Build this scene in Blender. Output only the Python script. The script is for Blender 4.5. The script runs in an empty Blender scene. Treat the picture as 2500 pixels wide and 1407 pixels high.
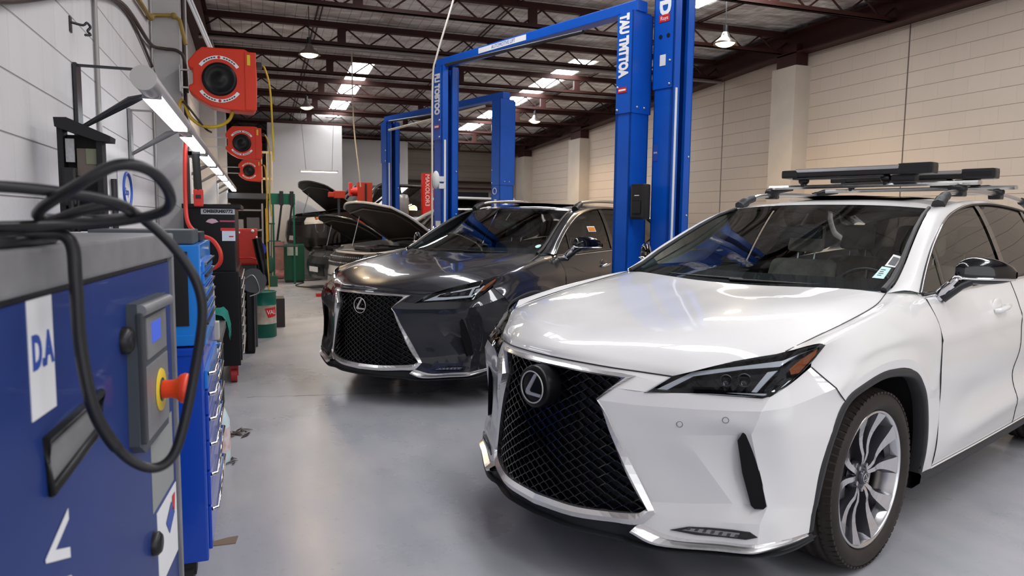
import bpy, bmesh, math, random
from mathutils import Vector, Matrix
random.seed(7)
SC = bpy.context.scene
COL = SC.collection
R = math.radians

# ---------------------------------------------------------------- camera, world, exposure
cam_d = bpy.data.cameras.new('camera')
cam = bpy.data.objects.new('camera', cam_d)
COL.objects.link(cam)
cam_d.sensor_width = 36.0
cam_d.lens = 36.0 * 1749.93 / 2500.0
cam_d.clip_start = 0.05
cam_d.clip_end = 400
_r = Vector((0.94224735, -0.33471362, 0.01169264))
_u = Vector((0.02126238, 0.09462398, 0.995286))
_f = Vector((0.33424218, 0.93755698, -0.096276))
cam.matrix_world = Matrix(((_r.x, _u.x, -_f.x, 0), (_r.y, _u.y, -_f.y, 0), (_r.z, _u.z, -_f.z, 1.456), (0, 0, 0, 1)))
SC.camera = cam
cam_d.dof.use_dof = True
cam_d.dof.focus_distance = 4.2
cam_d.dof.aperture_fstop = 4.5

w = bpy.data.worlds.new('overcast_sky')
SC.world = w
w.use_nodes = True
nt = w.node_tree
nt.nodes.clear()
wo = nt.nodes.new('ShaderNodeOutputWorld')
bg = nt.nodes.new('ShaderNodeBackground')
bg.inputs[0].default_value = (0.94, 0.96, 1.0, 1)
bg.inputs[1].default_value = 1.7
nt.links.new(bg.outputs[0], wo.inputs[0])

SC.view_settings.view_transform = 'Standard'
SC.view_settings.look = 'None'
SC.view_settings.exposure = -0.05
SC.view_settings.gamma = 1.0
SC.view_settings.use_curve_mapping = False
SC.cycles.use_denoising = True
SC.cycles.max_bounces = 8
SC.cycles.transparent_max_bounces = 16
SC.cycles.sample_clamp_indirect = 6.0
SC.cycles.caustics_reflective = False
SC.cycles.caustics_refractive = False

# ---------------------------------------------------------------- materials
def mat(name, col=(.5, .5, .5), rough=.5, metal=0., coat=0., emit=None, es=0., spec=.5, noise=0., nscale=8., bump=0., bscale=60., rvar=0., trans=0., ior=1.45, stretch=(1, 1, 1), dark=None, space='Object'):
    m = bpy.data.materials.new(name)
    m.use_nodes = True
    n = m.node_tree.nodes
    l = m.node_tree.links
    b = n['Principled BSDF']
    b.inputs['Base Color'].default_value = (*col, 1)
    b.inputs['Roughness'].default_value = rough
    b.inputs['Metallic'].default_value = metal
    b.inputs['Coat Weight'].default_value = coat
    b.inputs['Coat Roughness'].default_value = .03
    b.inputs['Specular IOR Level'].default_value = spec
    b.inputs['Transmission Weight'].default_value = trans
    b.inputs['IOR'].default_value = ior
    if emit:
        b.inputs['Emission Color'].default_value = (*emit, 1)
        b.inputs['Emission Strength'].default_value = es
    if noise or bump or rvar:
        tc = n.new('ShaderNodeTexCoord')
        mp = n.new('ShaderNodeMapping')
        mp.inputs['Scale'].default_value = stretch
        l.new(tc.outputs[space], mp.inputs[0])
    if noise or rvar:
        t = n.new('ShaderNodeTexNoise')
        t.inputs['Scale'].default_value = nscale
        t.inputs['Detail'].default_value = 6
        t.inputs['Roughness'].default_value = .6
        l.new(mp.outputs[0], t.inputs['Vector'])
        cr = n.new('ShaderNodeMapRange')
        cr.inputs[1].default_value = .3
        cr.inputs[2].default_value = .7
        l.new(t.outputs['Fac'], cr.inputs[0])
        if noise:
            mx = n.new('ShaderNodeMix')
            mx.data_type = 'RGBA'
            d = dark or tuple(c * (1 - noise) for c in col)
            mx.inputs[6].default_value = (*d, 1)
            mx.inputs[7].default_value = (*col, 1)
            l.new(cr.outputs[0], mx.inputs[0])
            l.new(mx.outputs[2], b.inputs['Base Color'])
        if rvar:
            m2 = n.new('ShaderNodeMapRange')
            m2.inputs[3].default_value = max(0, rough - rvar)
            m2.inputs[4].default_value = min(1, rough + rvar)
            l.new(cr.outputs[0], m2.inputs[0])
            l.new(m2.outputs[0], b.inputs['Roughness'])
    if bump:
        t2 = n.new('ShaderNodeTexNoise')
        t2.inputs['Scale'].default_value = bscale
        t2.inputs['Detail'].default_value = 4
        l.new(mp.outputs[0], t2.inputs['Vector'])
        bp = n.new('ShaderNodeBump')
        bp.inputs['Strength'].default_value = bump
        bp.inputs['Distance'].default_value = .01
        l.new(t2.outputs['Fac'], bp.inputs['Height'])
        l.new(bp.outputs[0], b.inputs['Normal'])
    return m

def glass(name, tint=(.5, .6, .6), refl=1.0, ior=1.5):
    m = bpy.data.materials.new(name)
    m.use_nodes = True
    n = m.node_tree.nodes
    l = m.node_tree.links
    n.clear()
    o = n.new('ShaderNodeOutputMaterial')
    tr = n.new('ShaderNodeBsdfTransparent')
    tr.inputs[0].default_value = (*tint, 1)
    gl = n.new('ShaderNodeBsdfGlossy')
    gl.inputs['Roughness'].default_value = .0
    gl.inputs[0].default_value = (refl, refl, refl, 1)
    fr = n.new('ShaderNodeFresnel')
    fr.inputs[0].default_value = ior
    mx = n.new('ShaderNodeMixShader')
    l.new(fr.outputs[0], mx.inputs[0])
    l.new(tr.outputs[0], mx.inputs[1])
    l.new(gl.outputs[0], mx.inputs[2])
    l.new(mx.outputs[0], o.inputs[0])
    return m

def block_mat(name, col, line, course=.2, width=.4, dirt=.25, axis='yz', line_w=.006, stain=(.35, .3, .26)):
    m = mat(name, col, .75)
    n = m.node_tree.nodes
    l = m.node_tree.links
    b = n['Principled BSDF']
    tc = n.new('ShaderNodeTexCoord')
    sp = n.new('ShaderNodeSeparateXYZ')
    cb = n.new('ShaderNodeCombineXYZ')
    l.new(tc.outputs['Object'], sp.inputs[0])
    l.new(sp.outputs['Y' if axis == 'yz' else 'X'], cb.inputs[0])
    l.new(sp.outputs['Z'], cb.inputs[1])
    br = n.new('ShaderNodeTexBrick')
    l.new(cb.outputs[0], br.inputs['Vector'])
    br.inputs['Scale'].default_value = 1
    br.inputs['Brick Width'].default_value = width
    br.inputs['Row Height'].default_value = course
    br.inputs['Mortar Size'].default_value = line_w
    br.inputs['Mortar Smooth'].default_value = .4
    br.inputs['Color1'].default_value = (1, 1, 1, 1)
    br.inputs['Color2'].default_value = (.965, .965, .97, 1)
    br.inputs['Mortar'].default_value = (1, 1, 1, 1)
    # course lines drawn darker than the upright joints, like old flush painted blockwork
    wv = n.new('ShaderNodeMath'); wv.operation = 'PINGPONG'; wv.inputs[1].default_value = course / 2
    l.new(sp.outputs['Z'], wv.inputs[0])
    ln = n.new('ShaderNodeMapRange')
    ln.inputs[1].default_value = 0.0
    ln.inputs[2].default_value = line_w
    l.new(wv.outputs[0], ln.inputs[0])
    ns = n.new('ShaderNodeTexNoise'); ns.inputs['Scale'].default_value = 1.6; ns.inputs['Detail'].default_value = 8
    l.new(tc.outputs['Object'], ns.inputs['Vector'])
    nr = n.new('ShaderNodeMapRange'); nr.inputs[1].default_value = .35; nr.inputs[2].default_value = .75
    l.new(ns.outputs['Fac'], nr.inputs[0])
    n2 = n.new('ShaderNodeTexNoise'); n2.inputs['Scale'].default_value = 9; n2.inputs['Detail'].default_value = 6
    mp = n.new('ShaderNodeMapping'); mp.inputs['Scale'].default_value = (1, 1, .12)
    l.new(tc.outputs['Object'], mp.inputs[0]); l.new(mp.outputs[0], n2.inputs['Vector'])
    n2r = n.new('ShaderNodeMapRange'); n2r.inputs[1].default_value = .5; n2r.inputs[2].default_value = .8
    l.new(n2.outputs['Fac'], n2r.inputs[0])
    m1 = n.new('ShaderNodeMix'); m1.data_type = 'RGBA'; m1.blend_type = 'MULTIPLY'; m1.inputs[0].default_value = 1
    m1.inputs[6].default_value = (*col, 1)
    l.new(br.outputs['Color'], m1.inputs[7])
    m2 = n.new('ShaderNodeMix'); m2.data_type = 'RGBA'
    l.new(m1.outputs[2], m2.inputs[6])
    m2.inputs[7].default_value = (*stain, 1)
    dm = n.new('ShaderNodeMath'); dm.operation = 'MULTIPLY'; dm.inputs[1].default_value = dirt
    dd = n.new('ShaderNodeMath'); dd.operation = 'MULTIPLY'
    l.new(nr.outputs[0], dd.inputs[0]); l.new(n2r.outputs[0], dd.inputs[1])
    l.new(dd.outputs[0], dm.inputs[0]); l.new(dm.outputs[0], m2.inputs[0])
    m3 = n.new('ShaderNodeMix'); m3.data_type = 'RGBA'
    m3.inputs[6].default_value = (*line, 1)
    l.new(m2.outputs[2], m3.inputs[7])
    l.new(ln.outputs[0], m3.inputs[0])
    l.new(m3.outputs[2], b.inputs['Base Color'])
    bp = n.new('ShaderNodeBump'); bp.inputs['Strength'].default_value = .6; bp.inputs['Distance'].default_value = .006
    ad = n.new('ShaderNodeMath'); ad.operation = 'SUBTRACT'
    l.new(ln.outputs[0], ad.inputs[0])
    l.new(br.outputs['Fac'], ad.inputs[1])
    n3 = n.new('ShaderNodeTexNoise'); n3.inputs['Scale'].default_value = 30; n3.inputs['Detail'].default_value = 5
    l.new(tc.outputs['Object'], n3.inputs['Vector'])
    a2 = n.new('ShaderNodeMath'); a2.operation = 'MULTIPLY_ADD'; a2.inputs[1].default_value = .5
    l.new(n3.outputs['Fac'], a2.inputs[0]); l.new(ad.outputs[0], a2.inputs[2])
    l.new(a2.outputs[0], bp.inputs['Height'])
    l.new(bp.outputs[0], b.inputs['Normal'])
    return m

# ---------------------------------------------------------------- geometry helpers
def link(name, me, m, parent=None, smooth=False, loc=None):
    o = bpy.data.objects.new(name, me)
    COL.objects.link(o)
    if m is not None:
        for q in (m if isinstance(m, (list, tuple)) else [m]):
            me.materials.append(q)
    if smooth:
        me.polygons.foreach_set('use_smooth', [True] * len(me.polygons))
    if parent is not None:
        o.parent = parent
    if loc is not None:
        o.location = loc
    return o

def tag(o, label=None, cat=None, group=None, kind=None):
    if label: o['label'] = label
    if cat: o['category'] = cat
    if group: o['group'] = group
    if kind: o['kind'] = kind
    return o

def empty(name, loc=(0, 0, 0), rz=0., label=None, cat=None, group=None):
    o = bpy.data.objects.new(name, None)
    COL.objects.link(o)
    o.location = loc
    o.rotation_euler = (0, 0, rz)
    o.empty_display_size = .1
    return tag(o, label, cat, group)

def copy_tree(o, parent=None):
    c = o.copy()
    COL.objects.link(c)
    if parent is not None: c.parent = parent
    for ch in list(o.children):
        copy_tree(ch, c)
    return c

class MB:
    """collects shapes into one mesh"""
    def __init__(s): s.v = []; s.f = []; s.mi = []; s.sm = []
    def add(s, vs, fs, mi=0, sm=False):
        k = len(s.v)
        s.v += [tuple(p) for p in vs]
        s.f += [tuple(i + k for i in f) for f in fs]
        s.mi += [mi] * len(fs)
        s.sm += [sm] * len(fs)
        return s
    def box(s, a, b, mi=0, M=None, ch=0.):
        x0, y0, z0 = a; x1, y1, z1 = b
        if ch:
            bm = bmesh.new()
            bmesh.ops.create_cube(bm, size=1)
            for v in bm.verts:
                v.co = Vector(((x0 + x1) / 2 + v.co.x * (x1 - x0), (y0 + y1) / 2 + v.co.y * (y1 - y0), (z0 + z1) / 2 + v.co.z * (z1 - z0)))
            bmesh.ops.bevel(bm, geom=bm.edges[:], offset=ch, segments=2, profile=.7, affect='EDGES')
            return s.bm(bm, mi, M)
        vs = [Vector(p) for p in ((x0, y0, z0), (x1, y0, z0), (x1, y1, z0), (x0, y1, z0), (x0, y0, z1), (x1, y0, z1), (x1, y1, z1), (x0, y1, z1))]
        if M: vs = [M @ p for p in vs]
        return s.add(vs, [(0, 3, 2, 1), (4, 5, 6, 7), (0, 1, 5, 4), (1, 2, 6, 5), (2, 3, 7, 6), (3, 0, 4, 7)], mi)
    def bm(s, bm, mi=0, M=None, sm=False):
        bm.verts.ensure_lookup_table()
        bm.verts.index_update()
        vs = [(M @ v.co if M else v.co.copy()) for v in bm.verts]
        fs = [[v.index for v in f.verts] for f in bm.faces]
        bm.free()
        return s.add(vs, fs, mi, sm)
    def tube(s, pts, r, n=8, mi=0, caps=True, sm=True, closed=False):
        pts = [Vector(p) for p in pts]
        N = len(pts)
        rs = r if isinstance(r, (list, tuple)) else [r] * N
        ring = []
        up = None
        for i, p in enumerate(pts):
            a = pts[i - 1] if (i > 0 or closed) else p
            b = pts[(i + 1) % N] if (i < N - 1 or closed) else p
            t = (b - a)
            if t.length < 1e-9: t = Vector((0, 0, 1))
            t.normalize()
            if up is None:
                up = Vector((0, 0, 1)) if abs(t.z) < .9 else Vector((1, 0, 0))
            sd = t.cross(up)
            if sd.length < 1e-6:
                sd = t.orthogonal()
            sd.normalize()
            up = sd.cross(t).normalized()
            ring.append([p + (sd * math.cos(2 * math.pi * k / n) + up * math.sin(2 * math.pi * k / n)) * rs[i] for k in range(n)])
        vs = [q for rr in ring for q in rr]
        fs = []
        for i in range(N if closed else N - 1):
            j = (i + 1) % N
            for k in range(n):
                fs.append((i * n + k, i * n + (k + 1) % n, j * n + (k + 1) % n, j * n + k))
        s.add(vs, fs, mi, sm)
        if caps and not closed:
            s.add(ring[0], [tuple(range(n - 1, -1, -1))], mi, False)
            s.add(ring[-1], [tuple(range(n))], mi, False)
        return s
    def cyl(s, a, b, r, n=24, mi=0, r2=None, sm=True):
        return s.tube([a, b], [r, r if r2 is None else r2], n, mi, True, sm)
    def lathe(s, prof, n=32, M=None, mi=0, sm=True, a0=0., a1=2 * math.pi, close=True):
        """profile of (radius, height) about the z axis"""
        vs = []
        full = abs(a1 - a0 - 2 * math.pi) < 1e-6
        m_ = n if full else n + 1
        for k in range(m_):
            a = a0 + (a1 - a0) * k / n
            for (r, h) in prof:
                p = Vector((r * math.cos(a), r * math.sin(a), h))
                vs.append(M @ p if M else p)
        L = len(prof)
        fs = []
        for k in range(n):
            k2 = (k + 1) % m_
            for i in range(L - 1):
                fs.append((k * L + i, k2 * L + i, k2 * L + i + 1, k * L + i + 1))
        return s.add(vs, fs, mi, sm)
    def prism(s, poly, h0, h1, M=None, mi=0, sm=False):
        """polygon in the xy plane, between heights"""
        n = len(poly)
        vs = [Vector((p[0], p[1], h0)) for p in poly] + [Vector((p[0], p[1], h1)) for p in poly]
        if M: vs = [M @ v for v in vs]
        fs = [tuple(range(n - 1, -1, -1)), tuple(range(n, 2 * n))] + [(i, (i + 1) % n, n + (i + 1) % n, n + i) for i in range(n)]
        return s.add(vs, fs, mi, sm)
    def sphere(s, c, r, n=16, mi=0, sc=(1, 1, 1), M=None):
        bm = bmesh.new()
        bmesh.ops.create_uvsphere(bm, u_segments=n, v_segments=max(6, n // 2), radius=1)
        for v in bm.verts:
            v.co = Vector((c[0] + v.co.x * r * sc[0], c[1] + v.co.y * r * sc[1], c[2] + v.co.z * r * sc[2]))
        return s.bm(bm, mi, M, True)
    def grid(s, rows, mi=0, sm=True, flip=False):
        L = len(rows[0])
        vs = [p for r in rows for p in r]
        fs = []
        for i in range(len(rows) - 1):
            for j in range(L - 1):
                q = (i * L + j, i * L + j + 1, (i + 1) * L + j + 1, (i + 1) * L + j)
                fs.append(q[::-1] if flip else q)
        return s.add(vs, fs, mi, sm)
    def mirror_y(s):
        k = len(s.v)
        s.v += [(x, -y, z) for x, y, z in s.v]
        s.f += [tuple(i + k for i in f[::-1]) for f in s.f[:]]
        s.mi += s.mi[:]
        s.sm += s.sm[:]
        return s
    def build(s, name, m, parent=None, loc=None, weld=0., norm=True):
        me = bpy.data.meshes.new(name)
        me.from_pydata(s.v, [], s.f)
        me.polygons.foreach_set('material_index', s.mi)
        me.polygons.foreach_set('use_smooth', s.sm)
        if weld or norm:
            bm = bmesh.new(); bm.from_mesh(me)
            if weld: bmesh.ops.remove_doubles(bm, verts=bm.verts, dist=weld)
            if norm: bmesh.ops.recalc_face_normals(bm, faces=bm.faces)
            bm.to_mesh(me); bm.free()
        return link(name, me, m, parent, loc=loc)

def bx(name, a, b, m, parent=None, ch=0., loc=None):
    return MB().box(a, b, ch=ch).build(name, m, parent, loc)

def hang(pts, n=24):
    """smooth curve through points"""
    P = [Vector(p) for p in pts]
    out = []
    for i in range(len(P) - 1):
        p0 = P[max(0, i - 1)]; p1 = P[i]; p2 = P[i + 1]; p3 = P[min(len(P) - 1, i + 2)]
        for k in range(n):
            t = k / n
            out.append(.5 * ((2 * p1) + (p2 - p0) * t + (2 * p0 - 5 * p1 + 4 * p2 - p3) * t * t + (3 * p1 - p0 - 3 * p2 + p3) * t ** 3))
    out.append(P[-1])
    return out

def text(name, s, size, m, parent=None, M=None, ext=.0008, sx=1., bold=0., align='CENTER'):
    """lettering as a mesh, in the xy plane of M"""
    cu = bpy.data.curves.new(name, 'FONT')
    cu.body = s
    cu.size = size
    cu.align_x = align
    cu.align_y = 'CENTER'
    cu.extrude = ext
    cu.offset = bold
    cu.resolution_u = 3
    t = bpy.data.objects.new(name, cu)
    COL.objects.link(t)
    bpy.context.view_layer.update()
    me = bpy.data.meshes.new_from_object(t.evaluated_get(bpy.context.evaluated_depsgraph_get()))
    bpy.data.objects.remove(t)
    me.transform(Matrix.Diagonal((sx, 1, 1, 1)))
    if M: me.transform(M)
    me.materials.clear()
    return link(name, me, m, parent)

def frame(o, x, y):
    """matrix with origin o, x along x, y along y"""
    x = Vector(x).normalized(); y = Vector(y).normalized(); z = x.cross(y).normalized(); y = z.cross(x)
    return Matrix(((x.x, y.x, z.x, o[0]), (x.y, y.y, z.y, o[1]), (x.z, y.z, z.z, o[2]), (0, 0, 0, 1)))
# ---------------------------------------------------------------- shared materials
M_black = mat('black_plastic', (.012, .012, .013), .35)
M_rubber = mat('black_rubber', (.02, .02, .02), .7)
M_cable = mat('black_cable', (.015, .015, .017), .38)
M_darkmetal = mat('dark_steel', (.06, .06, .065), .4, .8)
M_steel = mat('bare_steel', (.55, .55, .56), .35, .9)
M_chrome = mat('chrome', (.82, .82, .83), .08, 1.)
M_white = mat('white_paint', (.78, .78, .78), .5)
M_red = mat('red_paint', (.62, .03, .015), .35, noise=.2, nscale=5)
M_redhose = mat('red_hose', (.60, .03, .02), .4)
M_yellow = mat('yellow_hose', (.62, .42, .03), .5, noise=.3, nscale=6)
M_grey = mat('grey_paint', (.3, .3, .32), .4)
M_dkgrey = mat('dark_grey_paint', (.055, .057, .065), .45)
M_liftblue = mat('lift_blue_paint', (.004, .10, .56), .32, noise=.18, nscale=3, bump=.05)
M_label = mat('white_label', (.85, .85, .86), .4)
M_redlab = mat('red_label', (.6, .02, .02), .4)
M_blulab = mat('blue_print', (.03, .08, .4), .4)
M_concrete = mat('grey_concrete', (.3, .29, .28), .8, noise=.3, nscale=3, bump=.3)
M_lamp = mat('warm_lamp_glow', (1, .8, .5), .5, emit=(1., .66, .30), es=16.)
M_tube = mat('cool_tube_glow', (1, 1, 1), .5, emit=(.86, .93, 1.), es=9.)

# ---------------------------------------------------------------- room shell
XL, XR, YF, YB = -.8, 8.0, -7.0, 23.4
def ztop(y):
    return 4.42 if y < 10 else 4.42 - .045 * (y - 10)
def zchord(y):
    return 4.05 if y < 10 else 4.05 - .045 * (y - 10)

M_floor = mat('sealed_concrete_floor', (.42, .43, .475), .30, noise=.28, nscale=.8, rvar=.08, dark=(.36, .365, .395))
def floor_mat(m):
    n = m.node_tree.nodes; l = m.node_tree.links; b = n['Principled BSDF']
    src = b.inputs['Base Color'].links[0].from_socket
    tc = n.new('ShaderNodeTexCoord')
    t = n.new('ShaderNodeTexNoise'); t.inputs['Scale'].default_value = 22; t.inputs['Detail'].default_value = 9; t.inputs['Roughness'].default_value = .75
    l.new(tc.outputs['Object'], t.inputs[0])
    r = n.new('ShaderNodeMapRange'); r.inputs[1].default_value = .56; r.inputs[2].default_value = .80; r.inputs[4].default_value = .45
    l.new(t.outputs['Fac'], r.inputs[0])
    mx = n.new('ShaderNodeMix'); mx.data_type = 'RGBA'
    l.new(src, mx.inputs[6]); mx.inputs[7].default_value = (.16, .15, .15, 1)
    l.new(r.outputs[0], mx.inputs[0])
    # small scratches and scuffs
    v = n.new('ShaderNodeTexNoise'); v.inputs['Scale'].default_value = 5.; v.inputs['Detail'].default_value = 10
    mp = n.new('ShaderNodeMapping'); mp.inputs['Scale'].default_value = (1, .35, 1)
    l.new(tc.outputs['Object'], mp.inputs[0]); l.new(mp.outputs[0], v.inputs[0])
    r2 = n.new('ShaderNodeMapRange'); r2.inputs[1].default_value = .42; r2.inputs[2].default_value = .75; r2.inputs[4].default_value = .4
    l.new(v.outputs['Fac'], r2.inputs[0])
    m2 = n.new('ShaderNodeMix'); m2.data_type = 'RGBA'
    l.new(mx.outputs[2], m2.inputs[6]); m2.inputs[7].default_value = (.56, .53, .54, 1)
    l.new(r2.outputs[0], m2.inputs[0])
    l.new(m2.outputs[2], b.inputs['Base Color'])
    bp = n.new('ShaderNodeBump'); bp.inputs['Strength'].default_value = .12; bp.inputs['Distance'].default_value = .01
    l.new(v.outputs['Fac'], bp.inputs['Height']); l.new(bp.outputs[0], b.inputs['Normal'])
floor_mat(M_floor)
fl = MB().box((XL - .2, YF, -.15), (XR + .2, YB + .1, 0)).build('floor', M_floor)
tag(fl, kind='structure')
M_wl = block_mat('painted_block_left', (.72, .695, .695), (.36, .33, .32), .216, .43, .45, stain=(.38, .37, .33), line_w=.005)
M_wr = block_mat('painted_block_right', (.56, .47, .385), (.31, .24, .19), .2, .4, .45, stain=(.45, .40, .34), line_w=.005)
wl = MB().box((XL - .2, YF, 0), (XL, YB, 4.7)).build('wall_left', M_wl); tag(wl, kind='structure')
wr = MB().box((XR, YF, 0), (XR + .2, YB, 4.7)).build('wall_right', M_wr); tag(wr, kind='structure')

# back wall with the roller door opening
M_wb = block_mat('painted_block_back', (.42, .37, .31), (.25, .2, .17), .2, .4, .4, axis='xz', stain=(.40, .36, .30))
DX0, DX1, DZ = 3.0, 7.5, 1.90
b = MB().box((XL, YB, 0), (DX0, YB + .2, 4.2)).box((DX1, YB, 0), (XR, YB + .2, 4.2)).box((DX0, YB, 2.33), (DX1, YB + .2, 4.2))
tag(b.build('wall_back', M_wb), kind='structure')
M_shut = mat('roller_curtain', (.035, .04, .055), .45, .3)
b = MB()
z = DZ
while z < 2.33:
    b.box((DX0 + .02, YB + .05, z), (DX1 - .02, YB + .08, z + .075)); z += .075
b.box((DX0 + .02, YB + .03, DZ - .05), (DX1 - .02, YB + .1, DZ + .02))
tag(b.build('door_1', M_shut), kind='structure')
M_brown = mat('brown_steel', (.050, .013, .009), .55, .2, noise=.35, nscale=2.5)
M_brownglow = M_brown
b = MB().box((DX0 - .3, YB - .25, 2.62), (DX1 + .3, YB - .02, 2.68)).box((DX0 - .3, YB - .22, 2.42), (DX1 + .3, YB - .02, 2.47))
tag(b.build('trim_1', M_brown), kind='structure')

# white room box at the rear left and the pale partition beside it
M_panel = mat('white_wall_panel', (.74, .73, .73), .55, noise=.06, nscale=2)
tag(MB().box((.30, 18.75, 0), (2.08, 23.4, 3.75)).build('wall_office', M_panel), kind='structure')
M_panel2 = mat('pale_wall_panel', (.60, .58, .57), .6, noise=.08, nscale=2)
tag(MB().box((2.08, 21.45, 0), (4.3, 23.4, 3.7)).build('wall_partition', M_panel2), kind='structure')

# roof sheet with foil insulation, left open where the skylights sit
def foil():
    m = mat('foil_insulation', (.36, .35, .345), .42, .12)
    n = m.node_tree.nodes; l = m.node_tree.links; b = n['Principled BSDF']
    tc = n.new('ShaderNodeTexCoord')
    t = n.new('ShaderNodeTexNoise'); t.inputs['Scale'].default_value = 2.2; t.inputs['Detail'].default_value = 7; t.inputs['Distortion'].default_value = .8
    mp = n.new('ShaderNodeMapping'); mp.inputs['Scale'].default_value = (.8, 1.6, 1)
    l.new(tc.outputs['Object'], mp.inputs[0]); l.new(mp.outputs[0], t.inputs[0])
    bp = n.new('ShaderNodeBump'); bp.inputs['Strength'].default_value = 1.; bp.inputs['Distance'].default_value = .14
    l.new(t.outputs['Fac'], bp.inputs['Height']); l.new(bp.outputs[0], b.inputs['Normal'])
    br = n.new('ShaderNodeTexBrick'); br.offset = 0
    br.inputs['Scale'].default_value = 1; br.inputs['Brick Width'].default_value = .15; br.inputs['Row Height'].default_value = .3; br.inputs['Mortar Size'].default_value = .004
    br.inputs['Color1'].default_value = (1, 1, 1, 1); br.inputs['Color2'].default_value = (.93, .93, .93, 1); br.inputs['Mortar'].default_value = (.35, .33, .3, 1)
    l.new(tc.outputs['Object'], br.inputs[0])
    mx = n.new('ShaderNodeMix'); mx.data_type = 'RGBA'; mx.blend_type = 'MULTIPLY'; mx.inputs[0].default_value = 1
    cr = n.new('ShaderNodeValToRGB'); cr.color_ramp.elements[0].position = .35; cr.color_ramp.elements[0].color = (.46, .42, .39, 1); cr.color_ramp.elements[1].position = .65; cr.color_ramp.elements[1].color = (.90, .89, .88, 1)
    l.new(t.outputs['Fac'], cr.inputs[0]); l.new(cr.outputs[0], mx.inputs[6]); l.new(br.outputs['Color'], mx.inputs[7])
    l.new(mx.outputs[2], b.inputs['Base Color'])
    return m
M_foil = foil()
SKY = [(1.72, 2.12), (5.45, 5.95)]
b = MB()
ys = [YF, 1.6, 10, YB + .2]
xs = [XL - .2, SKY[0][0], SKY[0][1], SKY[1][0], SKY[1][1], XR + .2]
# rows: solid before 1.6 m, then skylight strips from 10.4 m
def quad(x0, x1, y0, y1):
    b.add([(x0, y0, ztop(y0)), (x1, y0, ztop(y0)), (x1, y1, ztop(y1)), (x0, y1, ztop(y1))], [(0, 3, 2, 1)])
    b.add([(x0, y0, ztop(y0) + .06), (x1, y0, ztop(y0) + .06), (x1, y1, ztop(y1) + .06), (x0, y1, ztop(y1) + .06)], [(0, 1, 2, 3)])
for i in range(5):
    x0, x1 = xs[i], xs[i + 1]
    if i == 1:
        quad(x0, x1, YF, -5); quad(x0, x1, 8.5, 10); quad(x0, x1, 10, 13.3); quad(x0, x1, 19.4, YB + .2)
    elif i == 3:
        quad(x0, x1, YF, -5); quad(x0, x1, 10, 12.1); quad(x0, x1, 20.5, YB + .2)
        quad(x0, x1, 9.0, 10)
    else:
        quad(x0, x1, YF, 10); quad(x0, x1, 10, YB + .2)
tag(b.build('ceiling', M_foil, norm=False), kind='structure')
M_sky = mat('skylight_sheet', (.9, .93, 1.), .6, emit=(.98, .985, 1.), es=17.)
def skylight(n, x0, x1, y0, y1):
    m_ = MB()
    N = max(1, int((y1 - y0) / 1.2))
    for k in range(N):
        a = y0 + (y1 - y0) * k / N; c = y0 + (y1 - y0) * (k + 1) / N
        m_.add([(x0, a, ztop(a) + .03), (x1, a, ztop(a) + .03), (x1, c, ztop(c) + .03), (x0, c, ztop(c) + .03)], [(0, 3, 2, 1)])
    tag(m_.build('window_%d' % n, M_sky, norm=False), kind='structure')
skylight(1, SKY[0][0], SKY[0][1], 13.3, 19.4)
skylight(2, SKY[1][0], SKY[1][1], 12.1, 20.5)
skylight(3, SKY[1][0], SKY[1][1], -5, 9.0)
skylight(4, SKY[0][0], SKY[0][1], -5, 8.5)

# eaves beams along the side walls and stub columns
def beam(n, x0, x1, dz0=0., dz1=.30):
    m_ = MB()
    for a, c in ((YF, 10), (10, YB)):
        for (xa, xb, za, zb) in ((x0, x1, -.04, -.02), (x0, x1, .28, .30), ((x0 + x1) / 2 - .01, (x0 + x1) / 2 + .01, -.02, .28)):
            m_.add([(xa, a, zchord(a) + za), (xb, a, zchord(a) + za), (xb, c, zchord(c) + za), (xa, c, zchord(c) + za),
                    (xa, a, zchord(a) + zb), (xb, a, zchord(a) + zb), (xb, c, zchord(c) + zb), (xa, c, zchord(c) + zb)],
                   [(0, 3, 2, 1), (4, 5, 6, 7), (0, 1, 5, 4), (1, 2, 6, 5), (2, 3, 7, 6), (3, 0, 4, 7)])
    tag(m_.build('trim_%d' % n, M_brown), kind='structure')
beam(2, XR - .24, XR - .01)
beam(3, XL + .01, XL + .22)

# plastered piers on both side walls
M_pierR = mat('cream_pier', (.56, .49, .41), .7, noise=.12, nscale=3)
M_pierL = mat('white_pier', (.60, .585, .58), .7, noise=.16, nscale=3, bump=.05)
k = 4
for (y0, y1, zt) in ((9.02, 9.55, 3.82), (16.7, 17.4, 3.50), (20.7, 21.4, 3.35), (1.6, 2.1, 3.85)):
    tag(MB().box((XR - .28, y0, 0), (XR, y1, zt)).build('trim_%d' % k, M_pierR), kind='structure'); k += 1
    tag(MB().box((XR - .24, y0 + .05, zt), (XR - .02, y1 - .05, zchord(y0) + .1)).build('trim_%d' % k, M_brown), kind='structure'); k += 1
for (y0, y1) in ((6.9, 7.7), (12.4, 13.1), (16.8, 17.5)):
    tag(MB().box((XL, y0, 0), (XL + .215, y1, zchord(y0) + .3)).box((XL, y1, 0), (XL + .07, y1 + .5, zchord(y0) + .3)).build('trim_%d' % k, M_pierL), kind='structure'); k += 1
# upright joints in the right wall
M_joint = mat('dark_joint', (.12, .09, .08), .8)
for y in (7.26, 11.17, 14.9):
    tag(MB().box((XR - .004, y - .008, 0), (XR + .01, y + .008, zchord(y))).build('trim_%d' % k, M_joint), kind='structure'); k += 1

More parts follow.
